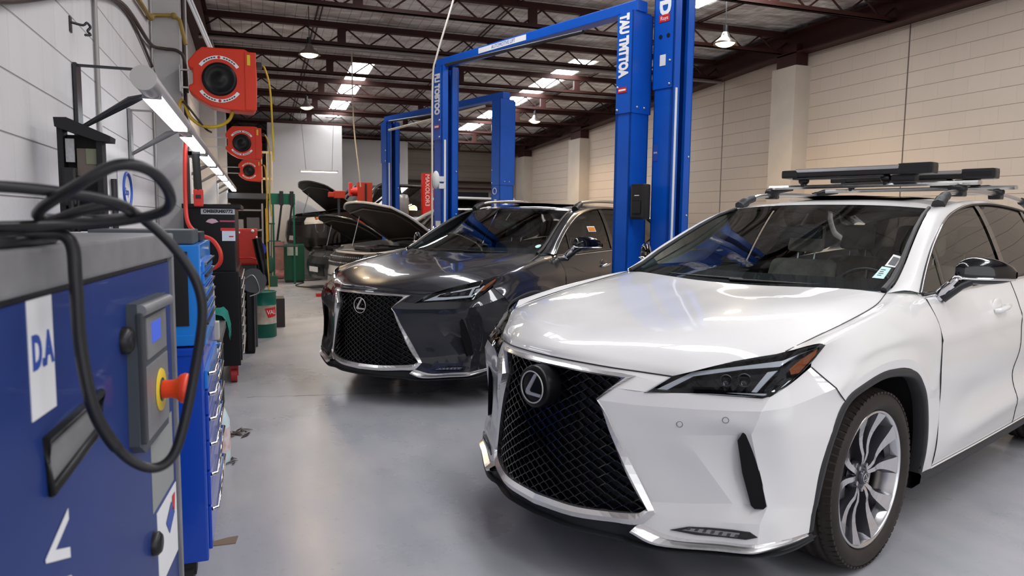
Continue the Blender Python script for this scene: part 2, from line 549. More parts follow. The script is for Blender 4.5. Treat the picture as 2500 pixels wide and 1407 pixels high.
# ---------------------------------------------------------------- open web roof trusses, each a thing
tr_y = [-3.7, -1.85, 0, 1.85, 3.7, 5.55, 7.4, 9.42, 11.25, 13.1, 14.85, 16.5, 18.3, 20.1, 21.9]
ords = ['first', 'second', 'third', 'fourth', 'fifth', 'sixth', 'seventh', 'eighth', 'ninth', 'tenth', 'eleventh', 'twelfth', 'thirteenth', 'fourteenth', 'fifteenth', 'sixteenth']
def truss(i, y):
    z0 = zchord(y)
    t = empty('roof_truss', (XL, y, z0), label='dark brown open web roof truss, %s' % ('the one nearest the back wall' if i == len(tr_y) - 1 else '%s counting from the back wall' % ords[len(tr_y) - 1 - i]), cat='roof truss', group='roof trusses')
    L = XR - XL
    MB().box((0.02, -.035, 0), (L - .02, -.006, .055)).box((0.02, .006, 0), (L - .02, .035, .055)).box((.02, -.035, 0), (L - .02, .035, .008)).build('bottom_chord', M_brown, t)
    MB().box((0.02, -.045, .25), (L - .02, .045, .262)).box((0.02, -.045, .262), (L - .02, -.03, .335)).box((0.02, .03, .262), (L - .02, .045, .335)).build('top_chord', M_brown, t)
    wb = MB()
    step = .30
    n = int(L / step)
    for k_ in range(n):
        x0 = .05 + k_ * step
        za, zb = (.03, .25) if k_ % 2 == 0 else (.25, .03)
        wb.tube([(x0, 0, za), (x0 + step, 0, zb)], .013, 6)
    wb.build('web_bars', M_brown, t)
    for k_ in range(3):
        x0 = 2.0 + k_ * 2.35
        MB().box((x0, -.03, .03), (x0 + .12, .03, .26)).build('stiffener_plate', M_brown, t)
    if i == 8:
        MB().cyl((.1, -.12, -.06), (L - .1, -.12, -.06), .028, 10).build('conduit', mat('grey_conduit', (.25, .22, .21), .35, .6), t)
    return t
for i, y in enumerate(tr_y):
    truss(i, y)
# long bracing rods under the sheet
for j, x in enumerate((.9, 3.4, 6.2)):
    m_ = MB()
    for a, c in ((2.2, 10), (10, 22.5)):
        for dx in (-.03, .03):
            m_.tube([(x + dx, a, ztop(a) - .05), (x + dx, c, ztop(c) - .05)], .011, 6)
    tag(m_.build('bracing_rods', M_brown), ('pair of brown bracing rods running under the roof along the left', 'pair of brown bracing rods running under the middle of the roof', 'pair of brown bracing rods running under the roof along the right')[j], 'bracing rod', 'bracing rods under the roof')

# ---------------------------------------------------------------- outside the rear door
M_ground = mat('pale_asphalt', (.34, .33, .32), .9, noise=.2, nscale=2)
tag(MB().box((-8, YB + .2, -.1), (24, 60, -.01)).build('ground_outside', M_ground), kind='structure')
M_leaf = mat('hedge_leaves', (.10, .22, .06), .7, noise=.5, nscale=30)
h = MB()
for _ in range(1500):
    x = random.uniform(2, 11); y = 33 + random.uniform(-.5, .6); z = abs(random.gauss(1.3, .8))
    if z > 3: continue
    a = Vector((random.uniform(-1, 1), random.uniform(-1, 1), random.uniform(-1, 1))).normalized() * .14
    c = a.orthogonal().normalized() * .09
    p = Vector((x, y, z))
    h.add([p - a, p + c, p + a, p - c], [(0, 1, 2, 3)])
tag(h.build('hedge', M_leaf, norm=False), 'leafy green hedge outside beyond the half open roller door', 'hedge')
M_siding = mat('white_siding', (.75, .78, .8), .6)
f = MB()
for k_ in range(18):
    f.box((9.0 + k_ * .25, 34.5, 0), (9.22 + k_ * .25, 34.56, 3.2))
tag(f.build('fence', M_siding), 'white board fence outside, seen under the roller door', 'fence')

# ---------------------------------------------------------------- warm hanging lamps
def bay_lamp(x, y, z, label, ztopc, s=1.):
    t = empty('bay_lamp', (x, y, z), label=label, cat='lamp', group='warm high bay lamps')
    MB().lathe([(.02, .16), (.035, .15), (.05, .12), (.06, .09), (.135, .03), (.15, 0), (.148, -.004), (.13, .025), (.055, .085), (.03, .1)], 28).build('lamp_shade', mat('lamp_shade_metal', (.25, .22, .2), .3, .8), t)
    MB().lathe([(.0, -.035), (.05, -.03), (.09, -.015), (.115, .004), (.12, .012), (.0, .03)], 24).build('lamp_bulb', M_lamp, t)
    MB().cyl((0, 0, .16), (0, 0, .24), .03, 12).cyl((0, 0, .24), (0, 0, ztopc - z), .006, 6).build('hanger', M_darkmetal, t)
    ld = bpy.data.lights.new('lamp_light', 'SPOT'); ld.energy = 260 * s; ld.color = (1, .74, .45); ld.shadow_soft_size = .12; ld.spot_size = R(150); ld.spot_blend = .5
    lo = bpy.data.objects.new('lamp_light', ld); COL.objects.link(lo); lo.parent = t; lo.location = (0, 0, -.03)
bay_lamp(.755, 10.75, 3.72, 'glowing warm hanging lamp above the aisle, larger of the two on the left', ztop(10.7))
bay_lamp(1.03, 15.7, 3.69, 'small warm hanging lamp above the far end of the left aisle', ztop(15.7))
bay_lamp(5.75, 8.05, 3.73, 'glowing warm hanging lamp below the bright skylight beside the right wall', ztop(8))
bay_lamp(6.11, 15.7, 3.69, 'small warm hanging lamp in the distance between the blue lifts and the right wall', ztop(15.7))
# ================================================================ the crossovers
# car coordinates: x runs back from the nose, y to the driver's side, z up
def cr1(P, n, crease=()):
    P = [Vector(p) for p in P]
    N = len(P)
    out = []
    for i in range(N - 1):
        p1, p2 = P[i], P[i + 1]
        m1 = (p2 - P[i - 1]) / 2 if (i > 0 and i not in crease) else (p2 - p1)
        m2 = (P[i + 2] - p1) / 2 if (i + 2 < N and (i + 1) not in crease) else (p2 - p1)
        L = (p2 - p1).length
        for m in (m1, m2):
            if m.length > 1.6 * L and m.length > 0: m.length = 1.6 * L
        for k in range(n):
            t = k / n
            out.append((2 * t ** 3 - 3 * t * t + 1) * p1 + (t ** 3 - 2 * t * t + t) * m1 + (-2 * t ** 3 + 3 * t * t) * p2 + (t ** 3 - t * t) * m2)
    out.append(P[-1])
    return out

def patch(rows, n=6, m=6, crow=(), ccol=()):
    R1 = [cr1(r, n, ccol) for r in rows]
    cols = []
    for j in range(len(R1[0])):
        cols.append(cr1([r[j] for r in R1], m, crow))
    return [[c[i] for c in cols] for i in range(len(cols[0]))]

def pch(xs, ys):
    h_ = [xs[i + 1] - xs[i] for i in range(len(xs) - 1)]
    d = [(ys[i + 1] - ys[i]) / h_[i] for i in range(len(h_))]
    m = [d[0]] + [0 if d[i - 1] * d[i] <= 0 else 2 * d[i - 1] * d[i] / (d[i - 1] + d[i]) for i in range(1, len(d))] + [d[-1]]
    def f_(t):
        i = 0
        while i < len(xs) - 2 and t > xs[i + 1]: i += 1
        s = (t - xs[i]) / h_[i]
        if s < 0: return ys[0] + m[0] * (t - xs[0])
        if s > 1: return ys[-1] + m[-1] * (t - xs[-1])
        return (2 * s ** 3 - 3 * s ** 2 + 1) * ys[i] + (s ** 3 - 2 * s ** 2 + s) * h_[i] * m[i] + (-2 * s ** 3 + 3 * s ** 2) * ys[i + 1] + (s ** 3 - s ** 2) * h_[i] * m[i + 1]
    return f_
SZ = pch([.15, .25, .32, .45, .6, .8, .92, 1.0, 1.08, 1.14, 1.3, 1.45, 1.56, 1.62], [.83, .87, .90, .92, .925, .945, .94, .92, .885, .855, .79, .72, .655, .60])
SX = pch([.45, .6, .8, 1.1, 1.6, 2.4, 3.2, 4.0, 4.5, 4.8], [-.05, -.012, 0, .0025, 0, .005, .005, -.01, -.06, -.14])
X0 = pch([0, .2, .3, .45, .55, .65, .75, .81, .87, .91, .94, .96], [-.04, -.03, .0, .1, .165, .22, .275, .315, .40, .49, .60, .75])
DZ = pch([.2, .25, .30, .45, .6, .77, .82, .87, .95], [-.03, -.02, .005, .03, .015, 0, .02, .06, .14])
def S(x, z, off=0.): return Vector((x, SZ(z) + SX(x) + off, z))
def F(y, z, off=0.): return Vector((X0(abs(y)) + DZ(z) + off, y, z))

HOOD = [
    [(.030, 0, .888), (.038, .13, .888), (.075, .29, .884), (.127, .394, .878), (.193, .501, .869)],
    [(.060, 0, .925), (.075, .15, .926), (.125, .33, .920), (.185, .46, .908), (.235, .56, .892)],
    [(.200, 0, .975), (.205, .17, .978), (.235, .36, .976), (.285, .52, .958), (.330, .645, .926)],
    [(.420, 0, 1.022), (.422, .19, 1.026), (.43, .40, 1.030), (.45, .60, 1.012), (.50, .785, .972)],
    [(.650, 0, 1.057), (.65, .20, 1.061), (.655, .42, 1.068), (.665, .63, 1.056), (.68, .805, 1.012)],
    [(.930, 0, 1.092), (.93, .20, 1.096), (.935, .43, 1.104), (.94, .65, 1.098), (.95, .815, 1.058)],
    [(1.15, 0, 1.115), (1.155, .20, 1.118), (1.165, .43, 1.127), (1.18, .65, 1.126), (1.20, .805, 1.100)],
    [(1.285, 0, 1.132), (1.292, .20, 1.135), (1.315, .42, 1.143), (1.35, .62, 1.148), (1.395, .765, 1.138)],
]
FEND1 = [
    [(.50, .785, .972), (.68, .805, 1.012), (.95, .815, 1.058), (1.20, .805, 1.100), (1.395, .765, 1.138), (1.53, .825, 1.142)],
    [(.605, .874, 1.003), (.80, .878, 1.040), (1.0, .882, 1.070), (1.22, .872, 1.100), (1.42, .855, 1.122), (1.575, .866, 1.113)],
    [(.548, .862, .920), (.78, .925, .955), (1.0, .934, .975), (1.23, .933, .990), (1.44, .933, .990), (1.600, .931, .972)],
    [(.603, .934, .846), (.78, .936, .905), (1.01, .9385, .938), (1.27, .9385, .925), (1.46, .938, .868), (1.594, .943, .810)],
    [(.638, .9395, .812), (.785, .9455, .866), (1.02, .9490, .897), (1.292, .9490, .864), (1.505, .944, .712), (1.628, .9365, .722)],
    [(.662, .942, .790), (.80, .947, .836), (1.03, .9475, .862), (1.285, .9475, .826), (1.47, .937, .680), (1.652, .930, .646)],
]
FEND2 = [
    [(1.47, .937, .680), (1.56, .934, .662), (1.652, .930, .646)],
    [(1.53, .926, .54), (1.60, .926, .53), (1.668, .925, .52)],
    [(1.558, .916, .42), (1.62, .917, .41), (1.685, .914, .40)],
    [(1.575, .895, .29), (1.64, .892, .288), (1.705, .893, .285)],
]
# bumper skin: rows from the headlight line down to the lip
BUMP = [
    [(.048, .346, .815), (.112, .448, .809), (.241, .650, .823), (.298, .749, .826), (.347, .818, .828), (.430, .846, .868), (.548, .862, .920)],
    [(.001, .302, .766), (.088, .432, .759), (.199, .611, .763), (.261, .725, .771), (.312, .806, .778), (.415, .868, .795), (.603, .934, .846)],
    [(.022, .330, .715), (.100, .448, .715), (.185, .585, .715), (.262, .727, .720), (.305, .792, .725), (.405, .870, .74), (.662, .942, .790)],
    [(.045, .359, .638), (.121, .468, .653), (.182, .564, .657), (.298, .730, .675), (.300, .778, .689), (.404, .871, .69), (.590, .931, .672)],
    [(.093, .406, .519), (.176, .527, .519), (.241, .645, .530), (.338, .748, .542), (.330, .797, .554), (.420, .873, .554), (.545, .918, .542)],
    [(.135, .467, .381), (.209, .583, .392), (.292, .719, .414), (.350, .778, .416), (.350, .826, .422), (.424, .870, .416), (.528, .908, .400)],
    [(.132, .484, .345), (.180, .564, .335), (.252, .694, .345), (.290, .768, .354), (.322, .816, .360), (.395, .864, .366), (.520, .906, .368)],
    [(.099, .444, .295), (.159, .561, .266), (.245, .707, .277), (.285, .781, .281), (.310, .816, .284), (.405, .876, .300), (.515, .905, .305)],
]
TOPSTRIP = [
    [(.030, 0, .886), (.038, .13, .886), (.075, .29, .882), (.127, .394, .876), (.193, .501, .867)],
    [(.022, 0, .874), (.030, .13, .874), (.062, .28, .869), (.100, .370, .864), (.155, .480, .842)],
]
TIPTRI = [
    [(.100, .370, .864), (.125, .42, .855), (.155, .480, .842)],
    [(.048, .346, .815), (.080, .40, .812), (.112, .448, .809)],
]
ARCH = [(.512, .905, .305), (.520, .906, .37), (.530, .910, .43), (.552, .922, .56), (.592, .932, .675), (.662, .943, .790), (.80, .948, .838), (1.03, .9485, .864), (1.285, .9485, .828), (1.40, .943, .76), (1.475, .937, .672), (1.535, .927, .54), (1.562, .917, .42), (1.578, .896, .29)]
DLO_T = [(1.53, .860, 1.140), (1.64, .829, 1.205), (1.74, .804, 1.267), (1.88, .771, 1.340), (2.03, .742, 1.408), (2.18, .713, 1.465), (2.35, .690, 1.512), (2.62, .663, 1.556), (2.88, .648, 1.574), (3.20, .642, 1.578), (3.60, .655, 1.555), (3.95, .675, 1.51), (4.25, .71, 1.44)]
DLO_B = [(1.56, .860, 1.122), (1.87, .861, 1.130), (2.3, .860, 1.140), (2.8, .858, 1.150), (3.2, .855, 1.160), (3.7, .845, 1.190), (4.05, .81, 1.26), (4.25, .76, 1.36)]

def paint(name, col, metal=0., rough=.28, flake=0.):
    m = mat(name, col, rough, metal, coat=1., spec=.15)
    return m
M_pwhite = paint('pearl_white_paint', (.80, .79, .785), 0., .32)
M_pgrey = paint('graphite_grey_paint', (.034, .035, .042), .5, .30)
M_pblack = paint('gloss_black', (.005, .005, .007), 0., .15)
M_satin = mat('satin_chrome', (.80, .79, .79), .24, .9)
M_foglens = mat('fog_lens_grey', (.30, .30, .31), .2, .5)
M_badgesil = mat('badge_silver', (.62, .60, .57), .38, .45)
M_badge = mat('badge_black', (.004, .004, .005), .3, spec=.25)
M_trim = mat('matt_wheel_arch_trim', (.022, .023, .026), .5)
M_glassw = glass('windscreen_glass', (.84, .93, .94), 1., 1.45)
M_glasss = glass('side_window_glass', (.50, .53, .51), 1., 1.52)
M_glassr = glass('privacy_glass', (.10, .10, .10), 1., 1.52)
M_lens = glass('clear_lens', (.92, .94, .96), 1., 1.4)
M_drl = mat('light_guide', (.93, .94, .97), .25, .0)
M_amber = mat('amber_reflector', (.42, .10, .02), .25, .3)
M_alu = mat('machined_alloy', (.72, .72, .74), .22, 1.)
M_spokedark = mat('dark_alloy', (.10, .10, .115), .28, .8)
M_tyre = mat('tyre_rubber', (.030, .022, .019), .62, noise=.3, nscale=20)
M_seat = mat('beige_leather', (.60, .54, .46), .55)
M_cover = mat('cloth_seat_cover', (.68, .62, .54), .8, noise=.3, nscale=14, bump=.4, bscale=20)
M_seatd = mat('dark_leather', (.10, .10, .11), .5)
M_dash = mat('dashboard_vinyl', (.25, .36, .39), .6)
M_silver = mat('silver_rail', (.55, .54, .53), .25, .9)
M_disc = mat('brake_disc', (.45, .42, .38), .35, .9)
M_sticker = mat('pale_green_sticker', (.55, .85, .82), .5)

def wheel_meshes():
    """returns dict of meshes around the origin, axis along +y (outer side)"""
    My = Matrix.Rotation(-math.pi / 2, 4, 'X')  # z -> y
    out = {}
    Rt = .383
    t = MB()
    prof = [(.290, .085), (.299, .103), (.320, .116), (.345, .116), (.366, .104), (.3765, .088)]
    groove = [(.381, .075), (.3825, .055), (.374, .052), (.374, .046), (.383, .043), (.3835, .012), (.375, .009), (.375, -.009), (.3835, -.012), (.383, -.043), (.374, -.046), (.374, -.052), (.3825, -.055), (.381, -.075)]
    prof += groove + [(.3765, -.088), (.366, -.104), (.345, -.116), (.320, -.116), (.299, -.103), (.290, -.085)]
    t.lathe(prof, 96, My)
    # shoulder blocks
    for k in range(72):
        a = 2 * math.pi * k / 72
        Mr = Matrix.Rotation(a, 4, 'Y')
        for s_ in (1, -1):
            y0, y1 = (.062, .108) if s_ > 0 else (-.108, -.062)
            vs = [Mr @ Vector((x * Rt, y, zz)) for x, y, zz in ((.974, y1, -.0125), (1.0005, y0, -.0125), (1.0005, y0, .0105), (.974, y1, .0105), (.95, y1, -.0125), (.96, y0, -.0125), (.96, y0, .0105), (.95, y1, .0105))]
            t.add(vs, [(0, 1, 2, 3), (4, 7, 6, 5), (0, 4, 5, 1), (2, 6, 7, 3), (1, 5, 6, 2), (0, 3, 7, 4)])
    out['tyre'] = (t, M_tyre)
    b = MB()
    b.lathe([(.293, .094), (.290, .102), (.282, .100), (.277, .088), (.264, .06), (.258, -.02), (.262, -.09)], 72, My)
    out['rim_barrel'] = (b, M_alu)
    d = MB()
    d.lathe([(.0, .02), (.185, .02), (.185, -.01), (.0, -.01)], 48, My)
    out['brake_disc'] = (d, M_disc)
    c = MB().box((-.20, -.02, -.07), (-.11, .045, .07), ch=.01)
    out['brake_caliper'] = (c, M_spokedark)
    # ten spokes: pairs that start at the hub and splay towards the rim
    fac = MB(); drk = MB()
    for k in range(5):
        a0 = 2 * math.pi * k / 5 + R(90)
        for s_ in (1, -1):
            # outline in polar coordinates (radius, angle offset) of the machined face
            n = 9
            inner = []; outer = []
            for i in range(n):
                q = i / (n - 1)
                rr = .045 + q * (.281 - .045)
                mid = s_ * (R(7) + R(11) * q ** .8)
                wd = R(12.0) * (1 - q) ** 1.6 + R(4.2) + R(12) * max(0, (q - .35) / .65) ** 1.2
                hgt = .094 - .030 * math.sin(math.pi * min(1, (1 - q) * .9)) ** 1.2 - (.030 if q < .2 else 0) * (1 - q / .2)
                inner.append((rr, mid - wd / 2, hgt)); outer.append((rr, mid + wd / 2, hgt))
            vs = []
            for (rr, an, hh) in inner: vs.append((rr * math.cos(a0 + an), hh, rr * math.sin(a0 + an)))
            for (rr, an, hh) in outer: vs.append((rr * math.cos(a0 + an), hh, rr * math.sin(a0 + an)))
            fs = [(i, i + 1, n + i + 1, n + i) for i in range(n - 1)]
            fac.add(vs, fs)
            # dark flanks falling away behind the face
            for base, sg in ((inner, -1), (outer, 1)):
                v1 = [(rr * math.cos(a0 + an), hh - .0008, rr * math.sin(a0 + an)) for rr, an, hh in base]
                v2 = [(rr * math.cos(a0 + an + sg * R(3.2)), hh - .05, rr * math.sin(a0 + an + sg * R(3.2))) for rr, an, hh in base]
                drk.add(v1 + v2, [(i, i + 1, n + i + 1, n + i) for i in range(n - 1)], sm=True)
    # dark web joining the two spokes of a pair near the hub and rim pockets
    drk.lathe([(.075, .030), (.072, .052), (.05, .060), (.02, .060)], 40, My)
    for k in range(5):
        a0 = 2 * math.pi * k / 5 + R(90)
        n = 6
        vs = []
        for i in range(n):
            q = i / (n - 1); rr = .05 + q * .215
            w_ = R(4) + R(8) * q
            hh = .045 + .02 * q
            vs += [(rr * math.cos(a0 - w_), hh, rr * math.sin(a0 - w_)), (rr * math.cos(a0 + w_), hh, rr * math.sin(a0 + w_))]
        drk.add(vs, [(2 * i, 2 * i + 1, 2 * i + 3, 2 * i + 2) for i in range(n - 1) if i < 2 or i >= 4], sm=True)
    out['spoke_faces'] = (fac, M_alu)
    out['spoke_flanks'] = (drk, M_spokedark)
    cp = MB().lathe([(.0, .078), (.018, .078), (.027, .076), (.032, .070), (.033, .05)], 32, My)
    out['centre_cap'] = (cp, M_spokedark)
    return out

WM = wheel_meshes()
_wcache = {}
def make_wheel(parent, x, y, side, steer=0.):
    """one tyre and one alloy as parts of the car, each part a mesh"""
    if not _wcache:
        for k_, (mb, m_) in WM.items():
            o = mb.build(k_, m_, norm=True)
            _wcache[k_] = o.data
            bpy.data.objects.remove(o)
        cap = MB().lathe([(.019, .0), (.0215, .0012), (.024, .0)], 28)
        o = cap.build('cap_ring', M_alu); _wcache['cap_ring'] = o.data; bpy.data.objects.remove(o)
        nb = MB()
        for k_ in range(5):
            a = 2 * math.pi * k_ / 5 + R(54)
            nb.cyl((.054 * math.cos(a), .045, .054 * math.sin(a)), (.054 * math.cos(a), .066, .054 * math.sin(a)), .0105, 6)
        o = nb.build('wheel_nuts', M_steel); _wcache['wheel_nuts'] = o.data; bpy.data.objects.remove(o)
    Mw = Matrix.Translation((x, y - side * .118, .383)) @ Matrix.Rotation(steer, 4, 'Z') @ (Matrix.Identity(4) if side > 0 else Matrix.Rotation(math.pi, 4, 'Z'))
    def put(nm, par, M_):
        o = bpy.data.objects.new(nm, _wcache[nm]); COL.objects.link(o); o.parent = par
        o.matrix_basis = M_
        return o
    I = Matrix.Identity(4)
    ty = put('tyre', parent, Mw)
    bar = bpy.data.objects.new('wheel', _wcache['rim_barrel']); COL.objects.link(bar); bar.parent = parent; bar.matrix_basis = Mw
    for nm in ('spoke_faces', 'spoke_flanks', 'brake_disc', 'brake_caliper', 'centre_cap', 'wheel_nuts'):
        put(nm, bar, I)
    emblem_L('cap_emblem', bar, Matrix.Translation((0, .0785, 0)) @ Matrix.Rotation(-math.pi / 2, 4, 'X') @ Matrix.Rotation(math.pi, 4, 'Z') @ Matrix.Scale(.30, 4), M_alu)
    return ty

def emblem_L(name, parent, M_, m):
    """oval ring round a slanted letter, as on the grille badge; radius about .075, in the xy plane (x to the right as seen)"""
    b = MB()
    n = 48
    ring = []
    for k in range(n):
        a = 2 * math.pi * k / n
        ring.append((.082 * math.cos(a), .066 * math.sin(a), 0))
    b.tube([M_ @ Vector(p) for p in ring], .0038 * M_.to_scale()[0], 8, closed=True, caps=False)
    # slanted letter: long upstroke leaning right, foot running right
    out = [(.020, .058), (-.040, -.012), (-.044, -.026), (-.034, -.034), (.064, -.034), (.070, -.022), (-.012, -.022), (-.020, -.016), (.040, .060)]
    b.prism(out, -.003, .005, M_)
    return b.build(name, m, parent)

def rim_line(name, pts, r, m, parent, n=6, closed=False):
    return MB().tube(pts, r, n, closed=closed, caps=not closed).build(name, m, parent)

def poly_on_front(poly, off, thick, m, name, parent, surf=None):
    surf = surf or F
    """closed outline given as (y, z) laid on the nose surface at a depth, filled and given thickness"""
    bm = bmesh.new()
    vs = [bm.verts.new((0, p[0], p[1])) for p in poly]
    bm.faces.new(vs)
    bmesh.ops.triangulate(bm, faces=bm.faces[:])
    for _ in range(4):
        long_e = [e for e in bm.edges if e.calc_length() > .035]
        if not long_e: break
        bmesh.ops.subdivide_edges(bm, edges=long_e, cuts=1)
        bmesh.ops.triangulate(bm, faces=bm.faces[:])
    for v in bm.verts:
        p = surf(v.co.y, v.co.z, off)
        v.co = p
    bmesh.ops.recalc_face_normals(bm, faces=bm.faces)
    r = bmesh.ops.extrude_face_region(bm, geom=bm.faces[:])
    for g in r['geom']:
        if isinstance(g, bmesh.types.BMVert): g.co.x += thick
    bmesh.ops.recalc_face_normals(bm, faces=bm.faces)
    b = MB(); b.bm(bm)
    return b.build(name, m, parent)

# outlines on the nose, as (y, z) pairs
HL = [(.440, .806), (.56, .813), (.65, .819), (.749, .822), (.800, .8225), (.822, .832), (.846, .868), (.864, .915), (.876, .965), (.882, 1.000), (.870, 1.003), (.785, .970), (.72, .952), (.629, .923), (.56, .896), (.512, .880)]
SP_OUT = [(.0, .874), (.13, .874), (.28, .869), (.394, .863), (.346, .815), (.302, .766), (.330, .715), (.359, .638), (.406, .519), (.467, .381), (.492, .342), (.484, .325), (.444, .292), (.36, .285), (.20, .275), (.0, .270)]
SP_IN = [(.0, .858), (.13, .858), (.26, .853), (.345, .848), (.310, .808), (.272, .768), (.300, .712), (.325, .640), (.372, .519), (.428, .400), (.455, .355), (.440, .335), (.40, .327), (.30, .320), (.18, .314), (.0, .312)]
def FG(y, z, off=0.):
    """grille surface, a gently bowed sheet"""
    x = -.045 + 1.0 * abs(y) ** 2.2 * .9
    return Vector((x + max(0, (z - .60)) * .12 - max(0, (.45 - z)) * .05 + off, y, z))
def in_poly(y, z, poly):
    c = False
    n = len(poly)
    for i in range(n):
        y0, z0 = poly[i]; y1, z1 = poly[i - 1]
        if (z0 > z) != (z1 > z) and y < (y1 - y0) * (z - z0) / (z1 - z0) + y0: c = not c
    return c

def crease(o, deg=11):
    me = o.data
    bm = bmesh.new(); bm.from_mesh(me)
    for e in bm.edges:
        if len(e.link_faces) == 2 and e.calc_face_angle(0) > R(deg): e.smooth = False
    bm.to_mesh(me); bm.free()
    return o

def shell(grid_, m, name, parent, mirror=False, flange=.0):
    b = MB()
    for g in grid_:
        b.grid(g)
    if mirror: b.mirror_y()
    return crease(b.build(name, m, parent, weld=.0008))

def side_patch(xs, zs, left, right, bottom=None, top=None, n=10, m=12):
    """panel on the body side between two upright edge functions x(z) and two level edge functions z(x)"""
    rows = []
    for i in range(m + 1):
        q = i / m
        row = []
        for j in range(n + 1):
            p = j / n
            # transfinite blend
            zb0 = bottom(left[0][0] if 0 else xs[0]); 
            x_guess = xs[0] + (xs[1] - xs[0]) * p
            z_ = bottom(x_guess) * (1 - q) + top(x_guess) * q
            x_ = left(z_) * (1 - p) + right(z_) * p
            z_ = bottom(x_) * (1 - q) + top(x_) * q
            row.append(S(x_, z_))
        rows.append(row)
    return rows

def door_scallop(g):
    for row in g:
        for v in row:
            z, x = v.z, v.x
            # lower sculpted ledge that climbs rearward, and a faint shoulder crease
            fa = max(0, min(1, (x - 1.68) / .5)); fa = fa * fa * (3 - 2 * fa)
            lz = .40 + .055 * (x - 1.65)
            v.y += fa * .016 * math.exp(-((z - lz) / .055) ** 2) - fa * .015 * math.exp(-((z - lz - .16) / .09) ** 2)
            v.y += .006 * math.exp(-((z - .93 - .02 * (x - 1.6)) / .03) ** 2)
    return g

belt = pch([1.5, 1.87, 2.8, 3.4, 3.9, 4.6], [1.118, 1.126, 1.146, 1.165, 1.2, 1.25])
sill = pch([1.6, 2.4, 3.2, 3.5], [.285, .29, .30, .31])
seamA = pch([.285, .46, .64, .81, .97, 1.115, 1.2], [1.707, 1.678, 1.652, 1.594, 1.602, 1.575, 1.56])
seamB = pch([.25, .39, .48, .7, .88, 1.15, 1.55], [2.93, 2.86, 2.80, 2.755, 2.745, 2.80, 2.86])
def seamC(z):  # rear door to rear quarter, cut by the wheel arch
    if z < .9:
        d = z - .383
        return min(3.84 - math.sqrt(max(.505 ** 2 - d * d, 0)), 3.75)
    return 3.62 + (z - .9) * 1.2 if z < 1.05 else 3.80 + (z - 1.05) * .3

